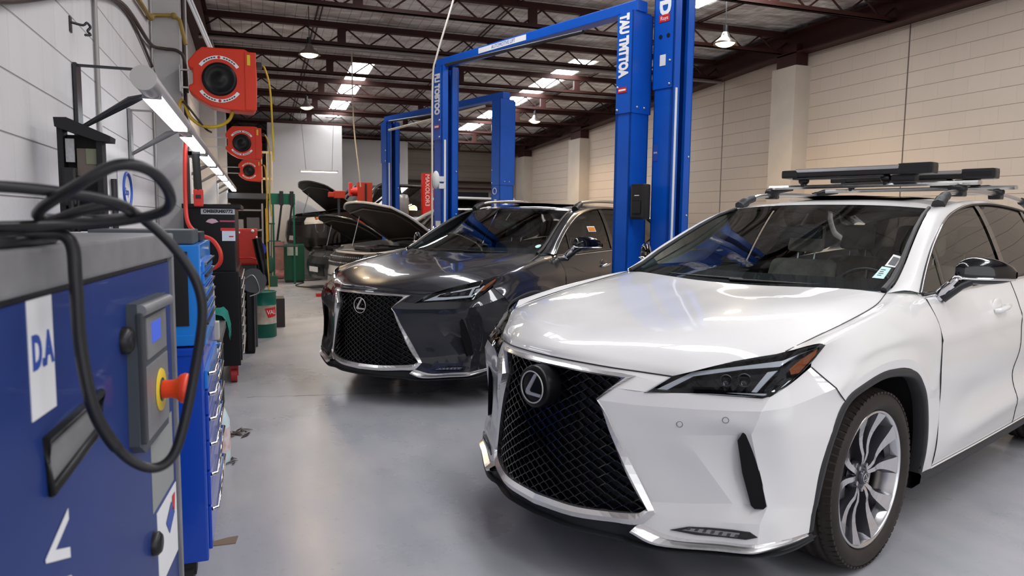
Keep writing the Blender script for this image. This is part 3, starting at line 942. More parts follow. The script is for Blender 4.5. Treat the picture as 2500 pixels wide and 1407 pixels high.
def crossover(name, label, loc, az, m_paint, variant):
    car = empty(name, (loc[0], loc[1], 0), 0, label, 'car')
    # local x is the rearward direction, local y the driver's side
    rear = Vector((math.sin(az), math.cos(az), 0)); left = Vector((math.cos(az), -math.sin(az), 0))
    # local frame is left handed unless y is flipped: rear x left = -z, so build with a mirrored y
    car.rotation_euler = (0, 0, math.atan2(rear.y, rear.x))
    FL = Matrix.Diagonal((1, -1, 1, 1))
    made = []
    before = set(COL.objects)

    # ---- painted panels
    shell([patch(HOOD, 7, 6)], m_paint, 'bonnet', car, True)
    for sd in (1, -1):
        b = MB()
        b.grid(patch(FEND1, 7, 6, crow=(4,))); b.grid(patch(FEND2, 5, 5))
        if sd < 0: b.v = [(x, -y, z) for x, y, z in b.v]
        crease(b.build('front_wing', m_paint, car, weld=.0008), 14)
    b = MB()
    b.grid(patch(BUMP, 6, 6, crow=(1, 3, 5, 6), ccol=(2, 3, 4))); b.grid(patch(TOPSTRIP, 6, 3)); b.grid(patch(TIPTRI, 5, 4))
    b.mirror_y()
    bump = crease(b.build('front_bumper', m_paint, car, weld=.0008), 9)
    from mathutils.bvhtree import BVHTree
    _b = bmesh.new(); _b.from_mesh(bump.data); bvh = BVHTree.FromBMesh(_b); _b.free()
    def FB(y, z, off=0.):
        h_ = bvh.ray_cast(Vector((-1, y, z)), Vector((1, 0, 0)))
        return Vector((h_[0].x + off, y, z)) if h_[0] is not None else F(y, z, off)
    # parking sensor rings
    for (y, z) in ((.560, .70), (.705, .735)):
        p = FB(y, z, -.0015)
        nrm = Vector((-.83, .55, 0))
        Mx = frame(p, Vector((.55, .83, 0)), (0, 0, 1))
        MB().tube([Mx @ Vector((.011 * math.cos(a), .011 * math.sin(a), 0)) for a in [2 * math.pi * k_ / 20 for k_ in range(20)]], .0009, 5, closed=True, caps=False).build('parking_sensor', M_dkgrey, bump)
    # doors, quarter panels
    for sd in (1, -1):
        def side(name_, grids, mm=m_paint, weld=.0008):
            b_ = MB()
            for g in grids: b_.grid(g)
            if sd < 0: b_.v = [(x, -y, z) for x, y, z in b_.v]
            return b_.build(name_, mm, car, weld=weld)
        fd = side('front_door', [door_scallop(side_patch((1.65, 2.8), None, seamA, seamB, sill, belt, 22, 30))])
        rd = side('rear_door', [door_scallop(side_patch((2.8, 3.7), None, seamB, seamC, sill, belt, 18, 30))])
        q = []
        # rear quarter over and behind the wheel
        rows = []
        n = 22
        for i in range(n + 1):
            a = math.pi * (1.02 - 1.10 * i / n)
            row = []
            xo = 3.84 + .505 * math.cos(a); zo = .383 + .505 * math.sin(a)
            zo = max(zo, .30)
            # ray outwards to the border of the panel
            tgt_x = min(4.78, max(3.72, 3.84 + 1.35 * math.cos(a))); tgt_z = belt(min(tgt_x, 4.6)) if a > .35 else max(.34, .383 + 1.1 * math.sin(a))
            if i < 6: tgt_x = 3.66 + .03 * i; tgt_z = .62 + i * .11
            for j in range(9):
                p = j / 8
                row.append(S(xo * (1 - p) + tgt_x * p, zo * (1 - p) + tgt_z * p))
            rows.append(row)
        side('rear_quarter_panel', [rows])
        # upper frame: A pillar, roof side and D pillar
        up = []
        inner = [(1.395, .765, 1.138), (1.50, .762, 1.175), (1.64, .742, 1.255), (1.80, .708, 1.340), (1.97, .672, 1.425), (2.13, .640, 1.492), (2.284, .606, 1.537), (2.60, .575, 1.572), (2.90, .565, 1.588), (3.25, .565, 1.588), (3.65, .575, 1.566), (4.0, .60, 1.52), (4.3, .63, 1.45)]
        mid = []
        for a_, c_ in zip(inner, DLO_T):
            v = (Vector(a_) + Vector(c_)) / 2
            v += Vector((-.004, .010, .014)); mid.append(v)
        side('roof_side_frame', [patch([inner, mid, DLO_T], 4, 6)])
        d = []
        for i in range(7):
            q_ = i / 6
            a_ = Vector((4.25 + .10 * q_, .71 + .0 * q_, 1.44 - .02 * q_)); c_ = Vector((4.05 + .35 * q_, .83 - .03 * q_, 1.22 + .01 * q_))
            d.append([a_ * (1 - p / 5) + c_ * (p / 5) for p in range(6)])
        side('rear_pillar', [d])
    # roof skin
    roof = [
        [(2.235, 0, 1.562), (2.245, .22, 1.560), (2.262, .42, 1.552), (2.284, .606, 1.537)],
        [(2.40, 0, 1.590), (2.40, .2, 1.589), (2.42, .40, 1.580), (2.46, .590, 1.560)],
        [(2.90, 0, 1.622), (2.90, .2, 1.62), (2.90, .40, 1.612), (2.90, .565, 1.588)],
        [(3.4, 0, 1.620), (3.4, .2, 1.618), (3.4, .40, 1.61), (3.4, .567, 1.582)],
        [(3.9, 0, 1.585), (3.9, .2, 1.583), (3.9, .40, 1.573), (3.9, .588, 1.538)],
        [(4.42, 0, 1.52), (4.42, .22, 1.515), (4.40, .44, 1.50), (4.3, .63, 1.45)],
    ]
    shell([patch(roof, 6, 6)], m_paint, 'roof', car, True)
    # glass roof panel
    b = MB()
    g = [[Vector((x, y, 1.6255 - (y ** 2) * .085 - .012 * abs(x - 3.0) ** 2 + .002)) for y in [-.40 + .8 * j / 8 for j in range(9)]] for x in [2.46 + 1.0 * i / 8 for i in range(9)]]
    b.grid(g); b.build('sunroof', M_pblack, car)
    # tail
    tail = [
        [(4.42, 0, 1.52), (4.42, .22, 1.515), (4.40, .44, 1.50), (4.3, .63, 1.45)],
        [(4.62, 0, 1.25), (4.61, .30, 1.25), (4.56, .60, 1.245), (4.42, .80, 1.235)],
        [(4.80, 0, 1.02), (4.79, .35, 1.02), (4.74, .65, 1.01), (4.60, .84, 1.0)],
        [(4.82, 0, .80), (4.81, .35, .80), (4.76, .68, .80), (4.60, .87, .80)],
        [(4.89, 0, .62), (4.87, .35, .62), (4.80, .70, .62), (4.60, .86, .62)],
        [(4.87, 0, .34), (4.85, .35, .34), (4.78, .70, .34), (4.55, .85, .34)],
    ]
    tg = patch(tail, 6, 6, crow=(1, 3))
    shell([tg[12:]], m_paint, 'tailgate', car, True)
    shell([tg[:13]], M_glassr, 'rear_window', car, True)
    for sd in (1, -1):
        b = MB()
        b.grid([[Vector((4.60 + .012 + i * .02, sd * (.86 - .10 * i), 1.0 - .08 * k_)) for i in range(4)] for k_ in range(3)])
        b.build('tail_light', M_redlab, car)

    # ---- dark structure under the skin
    b = MB()
    b.box((.18, -.40, .24), (.95, .40, .84)).box((.34, -.60, .24), (.95, .60, .80)).box((.9, -.55, .22), (3.2, .55, .42)).box((1.5, -.84, .20), (3.35, .84, .32)).box((1.5, -.83, .3), (3.3, -.80, 1.1)).box((1.5, .80, .3), (3.3, .83, 1.1))
    b.box((1.05, -.70, .55), (1.40, .70, 1.02)).box((4.35, -.66, .3), (4.7, .66, .95)).box((3.2, -.55, .25), (4.4, .55, .62))
    b.build('underbody', M_black, car)
    for sd in (1, -1):
        for xc in (1.05, 3.84):
            b = MB()
            rows = [[Vector((xc + .50 * math.cos(a), sd * y, .383 + .49 * math.sin(a))) for y in (.60, .75, .905)] for a in [math.pi * (-.04 + 1.08 * k_ / 24) for k_ in range(25)]]
            b.grid(rows)
            # inner wall
            vs = [Vector((xc + .50 * math.cos(a), sd * .60, .383 + .49 * math.sin(a))) for a in [math.pi * (-.04 + 1.08 * k_ / 31) for k_ in range(32)]]
            b.add(vs, [tuple(range(32))])
            b.build('wheel_housing', M_black, car)
        # arch trims
        arc = [Vector((x, sd * y, z)) for x, y, z in cr1([Vector(p) for p in ARCH], 5)]
        ins = []
        for p in arc:
            c = Vector((1.06, p.y, .42)); d = (p - c); d.y = 0
            ins.append(p - d.normalized() * (.036 if p.z > .4 else .030))
        b = MB()
        rows = []
        for p, q_ in zip(arc, ins):
            rows.append([p + Vector((0, -.002 * sd, 0)), p * .75 + q_ * .25 + Vector((0, .007 * sd, 0)), p * .2 + q_ * .8 + Vector((0, .006 * sd, 0)), q_ + Vector((0, -.004 * sd, 0)), q_ + Vector((0, -.05 * sd, 0))])
        b.grid(rows); b.build('wheel_arch_trim', M_trim, car)
        arc2 = [Vector((3.84 + .515 * math.cos(a), sd * (SZ(.383 + .505 * math.sin(a)) + SX(3.84) + .004), .383 + .515 * math.sin(a))) for a in [math.pi * (1.06 - 1.12 * k_ / 26) for k_ in range(27)]]
        rows = []
        for p in arc2:
            d = p - Vector((3.84, p.y, .383)); d.normalize()
            rows.append([p, p - d * .015 + Vector((0, .007 * sd, 0)), p - d * .035 + Vector((0, .006 * sd, 0)), p - d * .04, p - d * .04 - Vector((0, .05 * sd, 0))])
        b = MB(); b.grid(rows); b.build('wheel_arch_trim', M_trim, car)
        # sill cladding
        rows = []
        for i in range(13):
            x = 1.585 + (3.38 - 1.585) * i / 12
            zt = sill(x) + .004
            rows.append([Vector((x, sd * (S(x, zt).y - .002), zt)), Vector((x, sd * (S(x, zt).y + .008), zt - .012)), Vector((x, sd * (S(x, zt).y + .004), zt - .05)), Vector((x, sd * (S(x, zt).y - .03), zt - .085)), Vector((x, sd * .75, zt - .09))])
        b = MB(); b.grid(rows); b.build('sill_cladding', M_trim, car)
        rim_line('sill_chrome_strip', [(x, sd * (S(x, sill(x)).y + .008), sill(x) + .004) for x in [1.70 + 1.6 * k_ / 16 for k_ in range(17)]], .004, m_paint, car)

        # ---- side glass and trim
        def on(pts): return [Vector((p[0], sd * p[1], p[2])) for p in pts]
        topc = pch([p[0] for p in DLO_T], [p[2] for p in DLO_T])
        botc = pch([p[0] for p in DLO_B], [p[2] for p in DLO_B])
        def pane(x0, x1, mm, nm, lean=0., lab=None):
            rows = []
            for i in range(15):
                q_ = i / 14
                row = []
                for j in range(11):
                    p = j / 10
                    xg = x0 + (x1 - x0) * p
                    z = botc(xg) * (1 - q_) + topc(xg) * q_
                    x = xg + lean * (z - 1.14) * (1 if (x0 > 1.6) else p)
                    z = botc(x) * (1 - q_) + topc(x) * q_
                    row.append(Vector((x, sd * (S(x, z).y - .012), z)))
                rows.append(row)
            b_ = MB(); b_.grid(rows)
            o = b_.build(nm, mm, car)
            return o
        pane(1.54, 1.90, M_glasss, 'quarter_window', .28)
        pane(1.90, 2.79, M_glasss, 'front_door_window', .28 if 0 else .14)
        pane(2.83, 3.62, M_glassr, 'rear_door_window', .14)
        pane(3.66, 4.22, M_glassr, 'rear_quarter_window', .0)
        # bright surround, closed at the front corner
        pts = cr1([Vector(p) for p in DLO_T], 4)
        rim_line('window_surround', on([(p.x, p.y + .001, p.z) for p in pts]), .0085, M_black, car)
        rim_line('chrome_window_strip', on([(p.x - .006, p.y + .006, p.z + .006) for p in pts]), .0035, M_chrome, car)
        pts = cr1([Vector(p) for p in DLO_B], 4)
        rim_line('chrome_belt_strip', on([(p.x, p.y + .004, p.z - .004) for p in pts]), .006, M_chrome, car)
        rim_line('belt_seal', on([(p.x, p.y, p.z + .008) for p in pts]), .006, M_black, car)
        # mirror triangle divider and B pillar
        for (xa, w_) in ((1.86, .018), (2.785, .075), (3.63, .05)):
            rows = []
            for i in range(11):
                q_ = i / 10
                x = xa; z = botc(x) * (1 - q_) + topc(x) * q_
                x = xa + (.14 if xa < 3 else .05) * (z - 1.14) * (1 if xa > 2 else 1.4)
                z = botc(x) * (1 - q_) + topc(min(4.2, x)) * q_
                rows.append([Vector((x - w_ / 2, sd * (S(x, z).y - .004), z)), Vector((x + w_ / 2, sd * (S(x, z).y - .004), z))])
            b = MB(); b.grid(rows); b.build('window_pillar', M_pblack, car)
        # ---- panel gaps
        def seam(fx, z0, z1, nm='panel_gap'):
            pts = [Vector((fx(z), sd * (S(fx(z), z).y + .0002), z)) for z in [z0 + (z1 - z0) * k_ / 24 for k_ in range(25)]]
            g_ = door_scallop([pts]) if sd > 0 and fx is not seamA else None
            rim_line(nm, pts, .0030, M_black, car, 5)
        seam(seamA, .29, 1.11); seam(seamB, .29, 1.14)
        rim_line('panel_gap', [(x, sd * y, z) for x, y, z in ((.548, .8635, .920), (.575, .90, .882), (.603, .935, .846), (.632, .939, .817), (.662, .943, .790))], .0025, M_black, car, 5)
        rim_line('panel_gap', [Vector((p[0], sd * p[1], p[2] + .0005)) for p in cr1([Vector(r_[-1]) for r_ in HOOD[3:]], 6)], .0030, M_black, car, 5)

        # ---- headlight
        hp = HL if sd > 0 else [(-y, z) for y, z in HL]
        # housing: bowl behind the outline
        n = len(hp)
        cy = sum(p[0] for p in hp) / n; cz = sum(p[1] for p in hp) / n
        b = MB()
        ringA = [F(y, z, -.001) for y, z in hp]
        ringB = [F(y + (cy - y) * .04, z + (cz - z) * .10, .004) for y, z in hp]
        ringC = [F(y + (cy - y) * .07, z + (cz - z) * .16, .045) for y, z in hp]
        for rA, rB in ((ringA, ringB), (ringB, ringC)):
            b.add(rA + rB, [(i, (i + 1) % n, n + (i + 1) % n, n + i) for i in range(n)])
        b.add(ringC, [tuple(range(n))])
        hl = b.build('headlight', M_pblack, car)
        poly_on_front(hp, -.004, .002, M_lens, 'headlight_lens', hl)
        sg = sd
        def hpoly(nm, poly, mm, off=.012, th=.006):
            return poly_on_front([(sg * y, z) for y, z in poly], off, th, mm, nm, hl)
        if variant == 'white':
            hpoly('light_guide', [(.470, .820), (.500, .820), (.560, .872), (.70, .908), (.80, .925), (.83, .965), (.868, .992), (.80, .945), (.69, .918), (.55, .886)], M_drl)
            hpoly('light_guide', [(.480, .8155), (.60, .822), (.74, .832), (.80, .836), (.80, .829), (.74, .8255), (.60, .8165)], M_drl)
            hpoly('light_guide', [(.757, .838), (.772, .838), (.800, .912), (.775, .905)], M_drl)
            hpoly('amber_reflector', [(.838, .900), (.852, .905), (.868, .965), (.866, .985), (.842, .950), (.828, .918)], M_amber)
            for yy, zz, rr in ((.668, .868, .021), (.722, .874, .024)):
                Mx = frame(F(sg * yy, zz, .008), Vector((.5, .86 * sg, 0)), (0, 0, 1))
                MB().lathe([(.0, .006), (rr * .6, .004), (rr * .8, 0)], 20, Mx).build('projector_lens', M_pblack, hl)
                MB().tube([Mx @ Vector((rr * math.cos(a), rr * math.sin(a), .002)) for a in [2 * math.pi * k_ / 24 for k_ in range(24)]], .0022, 6, closed=True, caps=False).build('projector_ring', M_spokedark, hl)
        else:
            hpoly('light_guide', [(.485, .820), (.575, .872), (.560, .848), (.62, .850), (.795, .868), (.795, .855), (.62, .832)], M_drl)
            hpoly('light_guide', [(.560, .866), (.575, .872), (.70, .905), (.80, .935), (.80, .925), (.70, .893)], M_drl)
            hpoly('light_guide', [(.768, .860), (.782, .860), (.782, .930), (.768, .925)], M_drl)
            hpoly('light_guide', [(.786, .868), (.81, .872), (.835, .935), (.825, .937), (.80, .88)], M_drl)
            hpoly('amber_reflector', [(.818, .892), (.840, .900), (.866, .970), (.866, .988), (.835, .945)], M_amber)
            for yy in (.62, .668, .72):
                hpoly('led_projector', [(yy - .018, .862), (yy + .018, .868), (yy + .018, .892), (yy - .012, .886)], M_spokedark, .01, .01)
            hpoly('led_projector', [(.79, .886), (.808, .89), (.818, .918), (.795, .912)], M_spokedark, .01, .01)

        # ---- bumper vent blade and fog light
        vt = [(.748, .690), (.776, .693), (.781, .66), (.798, .555), (.824, .43), (.822, .410), (.790, .408), (.780, .42), (.752, .54), (.735, .66)]
        def FV(y, z, off):  # the blade bridges the recess on a straight line
            q_ = max(0, min(1, (z - .41) / .28))
            return Vector((.345 - .035 * q_ + (abs(y) - (.805 - .045 * q_)) * .8 + off, y, z))
        if variant: poly_on_front([(sg * y, z) for y, z in vt], -.009, .03, M_badge, 'bumper_vent', car, FV)
        fg = [(.545, .291), (.60, .312), (.66, .320), (.74, .327), (.79, .328), (.815, .312), (.785, .300), (.72, .296), (.63, .288)]
        fo = poly_on_front([(sg * y, z) for y, z in fg], -.006, .02, M_pblack, 'fog_light', car, FB)
        poly_on_front([(sg * y, z) for y, z in [(.585, .298), (.61, .309), (.66, .314), (.765, .321), (.76, .305), (.70, .301)]], -.009, .004, M_foglens, 'fog_lens', fo, FB)
        for yy in (.60, .625, .65, .675, .70, .725, .75):
            poly_on_front([(sg * y, z) for y, z in [(yy, .302), (yy + .010, .304), (yy + .014, .315), (yy + .004, .314)]], -.0115, .003, M_spokedark, 'fog_reflector', fo, FB)

        # ---- door mirror
        b = MB()
        secs = []
        N_ = 14
        for i in range(N_ + 1):
            q_ = i / N_
            y = .925 + .185 * q_
            xc = 1.775 + .20 * q_ ** 1.15
            prof = math.sqrt(max(0, 1 - ((q_ - .36) / .66) ** 2)) if q_ > .36 else math.sqrt(max(.0, 1 - ((.36 - q_) / .42) ** 2))
            prof = max(prof, .02)
            zc = 1.228 - .012 * q_
            row = []
            for k_ in range(20):
                a = 2 * math.pi * k_ / 20
                ex = .062 * prof * (1 if math.cos(a) < 0 else .9)
                ez = (.080 if math.sin(a) > 0 else .050) * prof
                ca = math.copysign(abs(math.cos(a)) ** .8, math.cos(a)); sa = math.copysign(abs(math.sin(a)) ** .85, math.sin(a))
                row.append(Vector((xc + ex * ca, sd * y, zc + ez * sa)))
            row.append(row[0])
            secs.append(row)
        b.grid(secs)
        mir = b.build('door_mirror', M_pblack, car, weld=.0005)
        ch = []
        for q_ in [k_ / 12 for k_ in range(13)]:
            y = .935 + .172 * q_; xc = 1.775 + .20 * q_ ** 1.15
            prof = math.sqrt(max(0, 1 - ((q_ - .36) / .66) ** 2)) if q_ > .36 else math.sqrt(max(.0, 1 - ((.36 - q_) / .42) ** 2))
            ch.append((xc - .0635 * max(prof, .1), sd * y, 1.206 - .006 * q_))
        ch2 = [(1.735, sd * .905, 1.160)] + ch
        MB().tube(hang(ch2, 3), [.016] * 4 + [.011] * 4 + [.0065] * (len(hang(ch2, 3)) - 8), 8).build('mirror_chrome_strip', M_chrome, mir)
        b = MB()
        b.tube([(1.735, sd * .872, 1.112), (1.745, sd * .90, 1.138), (1.775, sd * .935, 1.175), (1.80, sd * .97, 1.195)], [.036, .034, .032, .03], 12)
        b.build('mirror_arm', M_pblack, mir)
        b = MB()
        b.tube([(1.722, sd * .862, 1.108), (1.728, sd * .885, 1.135), (1.742, sd * .915, 1.172)], [.026, .027, .024], 10)
        b.build('mirror_chrome_foot', M_chrome, mir)

        # ---- door handles
        for hx in (2.42, 3.42):
            hz = 1.010 + (.01 if hx > 3 else 0)
            y0 = S(hx, hz).y
            b = MB().sphere((hx, sd * (y0 - .008), hz), 1, 20, sc=(.075, .014, .058))
            o = b.build('handle_recess', m_paint, car)
            b = MB(); b.tube([(hx - .075, sd * (y0 + .006), hz - .006), (hx - .06, sd * (y0 + .024), hz - .004), (hx + .04, sd * (y0 + .03), hz + .006), (hx + .105, sd * (y0 + .022), hz + .012), (hx + .115, sd * (y0 + .004), hz + .012)], [.010, .014, .014, .013, .009], 10)
            b.build('door_handle', m_paint if variant == 'white' else M_chrome, car)

        # ---- roof rail
        rp = [(2.36, .612, 1.560), (2.42, .607, 1.592), (2.50, .600, 1.618), (2.62, .594, 1.636), (3.0, .590, 1.652), (3.4, .592, 1.650), (3.75, .602, 1.628), (3.92, .61, 1.60), (4.02, .616, 1.555)]
        rp = hang([(x, sd * y, z) for x, y, z in rp], 5)
        MB().tube(rp, [.020] * 8 + [.016] * (len(rp) - 16) + [.020] * 8, 8).build('roof_rail', M_silver, car)
        MB().tube([Vector(p) + Vector((-.004, sd * .006, -.004)) for p in rp[:11]], [.036] + [.034] * 5 + [.028] * 5, 8).build('rail_foot', M_trim, car)
        MB().tube([Vector(p) + Vector((.004, sd * .006, -.004)) for p in rp[-9:]], .026, 8).build('rail_foot', M_trim, car)
        MB().tube([(1.40, sd * .752, 1.150), (1.51, sd * .742, 1.190), (1.64, sd * .724, 1.262), (1.80, sd * .690, 1.345), (1.97, sd * .655, 1.428), (2.13, sd * .625, 1.496), (2.284, sd * .598, 1.542)], [.015, .014, .013, .012, .012, .011, .010], 8).build('screen_pillar_molding', M_trim, car)
        # wheels
        make_wheel(car, 1.05, sd * .912, sd, R(0 if variant == 'white' else 0))
        make_wheel(car, 3.84, sd * .912, sd)

    # ---- hood front gap
    e0 = cr1([Vector(p) for p in HOOD[0]], 5)
    pts = [Vector((p.x - .0005, p.y, p.z - .001)) for p in e0]
    rim_line('panel_gap', [Vector((p.x, -p.y, p.z)) for p in pts[::-1]][:-1] + pts, .0032, M_black, car, 5)

    # ---- windscreen
    ws = [
        [(1.325, 0, 1.128), (1.335, .22, 1.131), (1.365, .46, 1.137), (1.425, .66, 1.145), (1.475, .735, 1.152)],
        [(1.62, 0, 1.285), (1.63, .22, 1.284), (1.66, .44, 1.28), (1.72, .62, 1.268), (1.75, .690, 1.262)],
        [(1.92, 0, 1.425), (1.93, .22, 1.423), (1.96, .42, 1.415), (2.00, .58, 1.402), (2.03, .642, 1.392)],
        [(2.235, 0, 1.560), (2.245, .22, 1.558), (2.262, .42, 1.550), (2.276, .54, 1.541), (2.284, .600, 1.535)],
    ]
    wg = patch(ws, 6, 8)
    wsobj = shell([wg], M_glassw, 'windscreen', car, True)
    # black frit band along the glass edge
    b = MB()
    R_, C_ = len(wg), len(wg[0])
    def w(i, j): return wg[i][j] + Vector((.0015, 0, -.0015))
    for i in range(R_ - 1):
        for j in range(C_ - 1):
            if i < 3 or i >= R_ - 2 or j >= C_ - 3:
                b.add([w(i, j), w(i, j + 1), w(i + 1, j + 1), w(i + 1, j)], [(0, 1, 2, 3)])
    b.mirror_y()
    b.build('windscreen_border', M_black, wsobj)
    # cowl
    b = MB()
    co = [[Vector((p.x + .0, p.y, p.z - .012)) for p in cr1([Vector(q_) for q_ in HOOD[-1]], 5)], [Vector((p.x + .01, p.y * .985, p.z - .004)) for p in cr1([Vector(q_) for q_ in ws[0]], 5)]]
    b.grid(co); b.mirror_y(); b.build('cowl', M_black, car)
    for (ya, xa, yb) in ((-.62, 1.40, .05), (-.02, 1.335, .66)):
        pts = []
        for k_ in range(9):
            y = ya + (yb - ya) * k_ / 8
            z = 1.148 + .004 * k_ / 8
            x = 1.35 + .24 * abs(y) ** 2 + .018 * k_ / 8
            pts.append((x, y, z))
        MB().tube(pts, .007, 6).build('wiper', M_black, car)

    # ---- grille
    gr_back = []
    b = MB()
    half = SP_IN
    b.add([FG(y, z, .075) for y, z in half] + [FG(-y, z, .075) for y, z in half[::-1]], [tuple(range(2 * len(half)))])
    # side walls of the opening
    ringa = [FG(y * 1.01, z, .03) for y, z in half]; ringb = [FG(y, z, .075) for y, z in half]
    for s_ in (1, -1):
        ra = [Vector((p.x, s_ * p.y, p.z)) for p in ringa]; rb = [Vector((p.x, s_ * p.y, p.z)) for p in ringb]
        b.grid([ra, rb])
    grl = b.build('grille', M_black, car)
    # lattice of pinched hexagons
    lat = MB()
    def bar(p, q_):
        ya, za = p; yb, zb = q_
        mY, mZ = (ya + yb) / 2, (za + zb) / 2
        if not in_poly(abs(mY), mZ, half): return
        A = FG(ya, za, .028); B_ = FG(yb, zb, .028)
        d = (B_ - A); n_ = Vector((-1, 0, 0)).cross(d).normalized() * .0018
        D = Vector((.022, 0, 0))
        lat.add([A - n_, A + n_, B_ + n_, B_ - n_, A - n_ + D, A + n_ + D, B_ + n_ + D, B_ - n_ + D], [(0, 1, 2, 3), (0, 4, 5, 1), (2, 6, 7, 3), (0, 3, 7, 4), (1, 5, 6, 2)])
    CW, CH = .062, .0385
    rows_ = int(.62 / (CH / 2)) + 2
    for r_ in range(rows_):
        z = .29 + r_ * CH / 2
        # cells widen toward the bottom
        for c_ in range(-10, 11):
            y = (c_ + (.5 if r_ % 2 else 0)) * CW
            hx = CW * .5; fl = CW * .14
            # hexagon with flat tips left and right: nodes
            zc = z
            up1 = (y - hx + fl, zc + .0); up2 = (y - fl * .6, zc + CH / 2); up3 = (y + fl * .6, zc + CH / 2); up4 = (y + hx - fl, zc)
            dn2 = (y - fl * .6, zc - CH / 2); dn3 = (y + fl * .6, zc - CH / 2)
            bar((y - hx, zc), up2); bar(up3, (y + hx, zc)); bar(up2, up3)
    lat.build('grille_mesh', M_pblack, grl)
    # bright spindle frame with bevelled section
    oc = cr1([F(y, z, -.006) if False else Vector(v_) for v_ in [(.022, 0, .874), (.030, .13, .874), (.062, .28, .869), (.113, .394, .863)]], 4)
    oc += cr1([Vector(v_) for v_ in [(.113, .394, .863), (.048, .346, .815), (.001, .302, .766)]], 4)[1:]
    oc += cr1([Vector(v_) for v_ in [(.001, .302, .766), (.022, .330, .715), (.045, .359, .638), (.093, .406, .519), (.135, .467, .381), (.135, .490, .345)]], 4)[1:]
    oc += cr1([Vector(v_) for v_ in [(.135, .490, .345), (.099, .444, .293), (.05, .36, .287), (-.02, .20, .277), (-.045, 0, .272)]], 4)[1:]
    ic_src = [(.0, .858), (.13, .858), (.26, .853), (.345, .848)], [(.345, .848), (.310, .808), (.272, .768)], [(.272, .768), (.300, .712), (.325, .640), (.372, .519), (.428, .400), (.455, .352)], [(.455, .352), (.425, .330), (.30, .320), (.18, .314), (.0, .312)]
    ic = []
    for seg in ic_src:
        s_ = cr1([FG(y, z, .010) for y, z in seg], 4)
        ic += s_ if not ic else s_[1:]
    rows = [[], [], [], [], []]
    for a_, c_ in zip(oc, ic):
        out_ = Vector((-.006, 0, 0))
        rows[0].append(a_ + Vector((.004, 0, 0)))
        rows[1].append(a_ + out_)
        rows[2].append(a_ * .45 + c_ * .55 + Vector((-.014, 0, 0)))
        rows[3].append(c_)
        rows[4].append(c_ + Vector((.03, 0, 0)))
    b = MB(); b.grid(rows, sm=False); b.mirror_y(); b.build('grille_frame', M_satin, car, weld=.0006)
    # badge
    if variant == 'white':
        b = MB(); Mx = frame((-.065, 0, .775), (0, 1, 0), (0.12, 0, 1))
        Mx = Matrix.Translation((-.064, 0, .770)) @ Matrix.Rotation(-math.pi / 2, 4, 'Y')
        b.lathe([(0, .004), (.080, .004), (.086, -.002), (.089, -.015), (.089, -.075)], 48, Mx)
        bd = b.build('badge', M_badge, grl)
        z_b, x_b, sc_b = .770, -.0705, .93
    else:
        z_b, x_b, sc_b = .770, -.032, .86
        bd = grl
    # as seen from the front the driver's side is to the viewer's right
    Mx = Matrix(((0, 0, -1, x_b), (1, 0, 0, 0), (0, 1, 0, z_b), (0, 0, 0, 1)))
    emblem_L('badge_emblem', bd, Mx @ Matrix.Diagonal((sc_b * .86, sc_b * 1.06, sc_b, 1)), M_badgesil)

    # ---- chrome lip wings and the black lip below
    up_ = [Vector(r_) for r_ in [(.099, .444, .293), (.159, .561, .264), (.245, .707, .275), (.285, .781, .279), (.310, .816, .282), (.405, .876, .298), (.515, .905, .303)]]
    lo_ = [Vector(r_) for r_ in [(.060, .430, .272), (.108, .524, .240), (.225, .700, .250), (.278, .788, .256), (.318, .828, .262), (.420, .884, .285), (.512, .908, .298)]]
    for s_ in (1, -1):
        rows = []
        for a_, c_ in zip(cr1(up_, 5), cr1(lo_, 5)):
            rows.append([Vector((q_.x, s_ * q_.y, q_.z)) for q_ in (a_ + Vector((.004, 0, .002)), (a_ * .6 + c_ * .4) + Vector((.006, -.006, 0)), c_ * .85 + a_ * .15 + Vector((-.010, .003, 0)), c_ + Vector((-.006, 0, -.004)), c_ + Vector((.01, -.01, -.01)))])
        b = MB(); b.grid(rows, sm=False); b.build('chrome_lip', M_satin, car)
    bl1 = [Vector(r_) for r_ in [(-.045, 0, .272), (-.02, .20, .276), (.05, .36, .284), (.060, .430, .272), (.108, .524, .238), (.225, .700, .246), (.318, .828, .258), (.420, .884, .28), (.520, .908, .300)]]
    bl2 = [Vector(r_) for r_ in [(-.048, 0, .225), (-.025, .20, .224), (.045, .36, .220), (.065, .440, .216), (.112, .53, .213), (.225, .705, .225), (.322, .832, .237), (.424, .888, .252), (.540, .913, .272)]]
    rows = []
    for a_, c_ in zip(cr1(bl1, 5), cr1(bl2, 5)):
        rows.append([a_ + Vector((.004, 0, .002)), a_ + Vector((.022, 0, -.012)), c_ + Vector((.024, 0, .012)), c_ + Vector((-.006, 0, .006)), c_, c_ + Vector((.10, -.0, .01))])
    b = MB(); b.grid(rows, sm=False); b.mirror_y(); b.build('front_lip', M_trim, car, weld=.0006)

    # ---- cabin
    sm_ = M_seat if variant == 'white' else M_seatd
    dm = MB()
    dr = [
        [(1.42, 0, 1.10), (1.44, .3, 1.10), (1.50, .55, 1.10), (1.56, .78, 1.09)],
        [(1.60, 0, 1.115), (1.62, .3, 1.115), (1.66, .55, 1.115), (1.70, .80, 1.10)],
        [(1.86, 0, 1.10), (1.87, .3, 1.115), (1.88, .55, 1.12), (1.88, .80, 1.10)],
        [(1.93, 0, 1.02), (1.93, .3, 1.03), (1.93, .55, 1.03), (1.93, .80, 1.02)],
        [(1.95, 0, .70), (1.95, .3, .70), (1.95, .55, .70), (1.95, .80, .70)],
    ]
    g = patch(dr, 5, 5, crow=(3,)); dm.grid(g); dm.mirror_y(); dm.build('dashboard', M_dash, car, weld=.001)
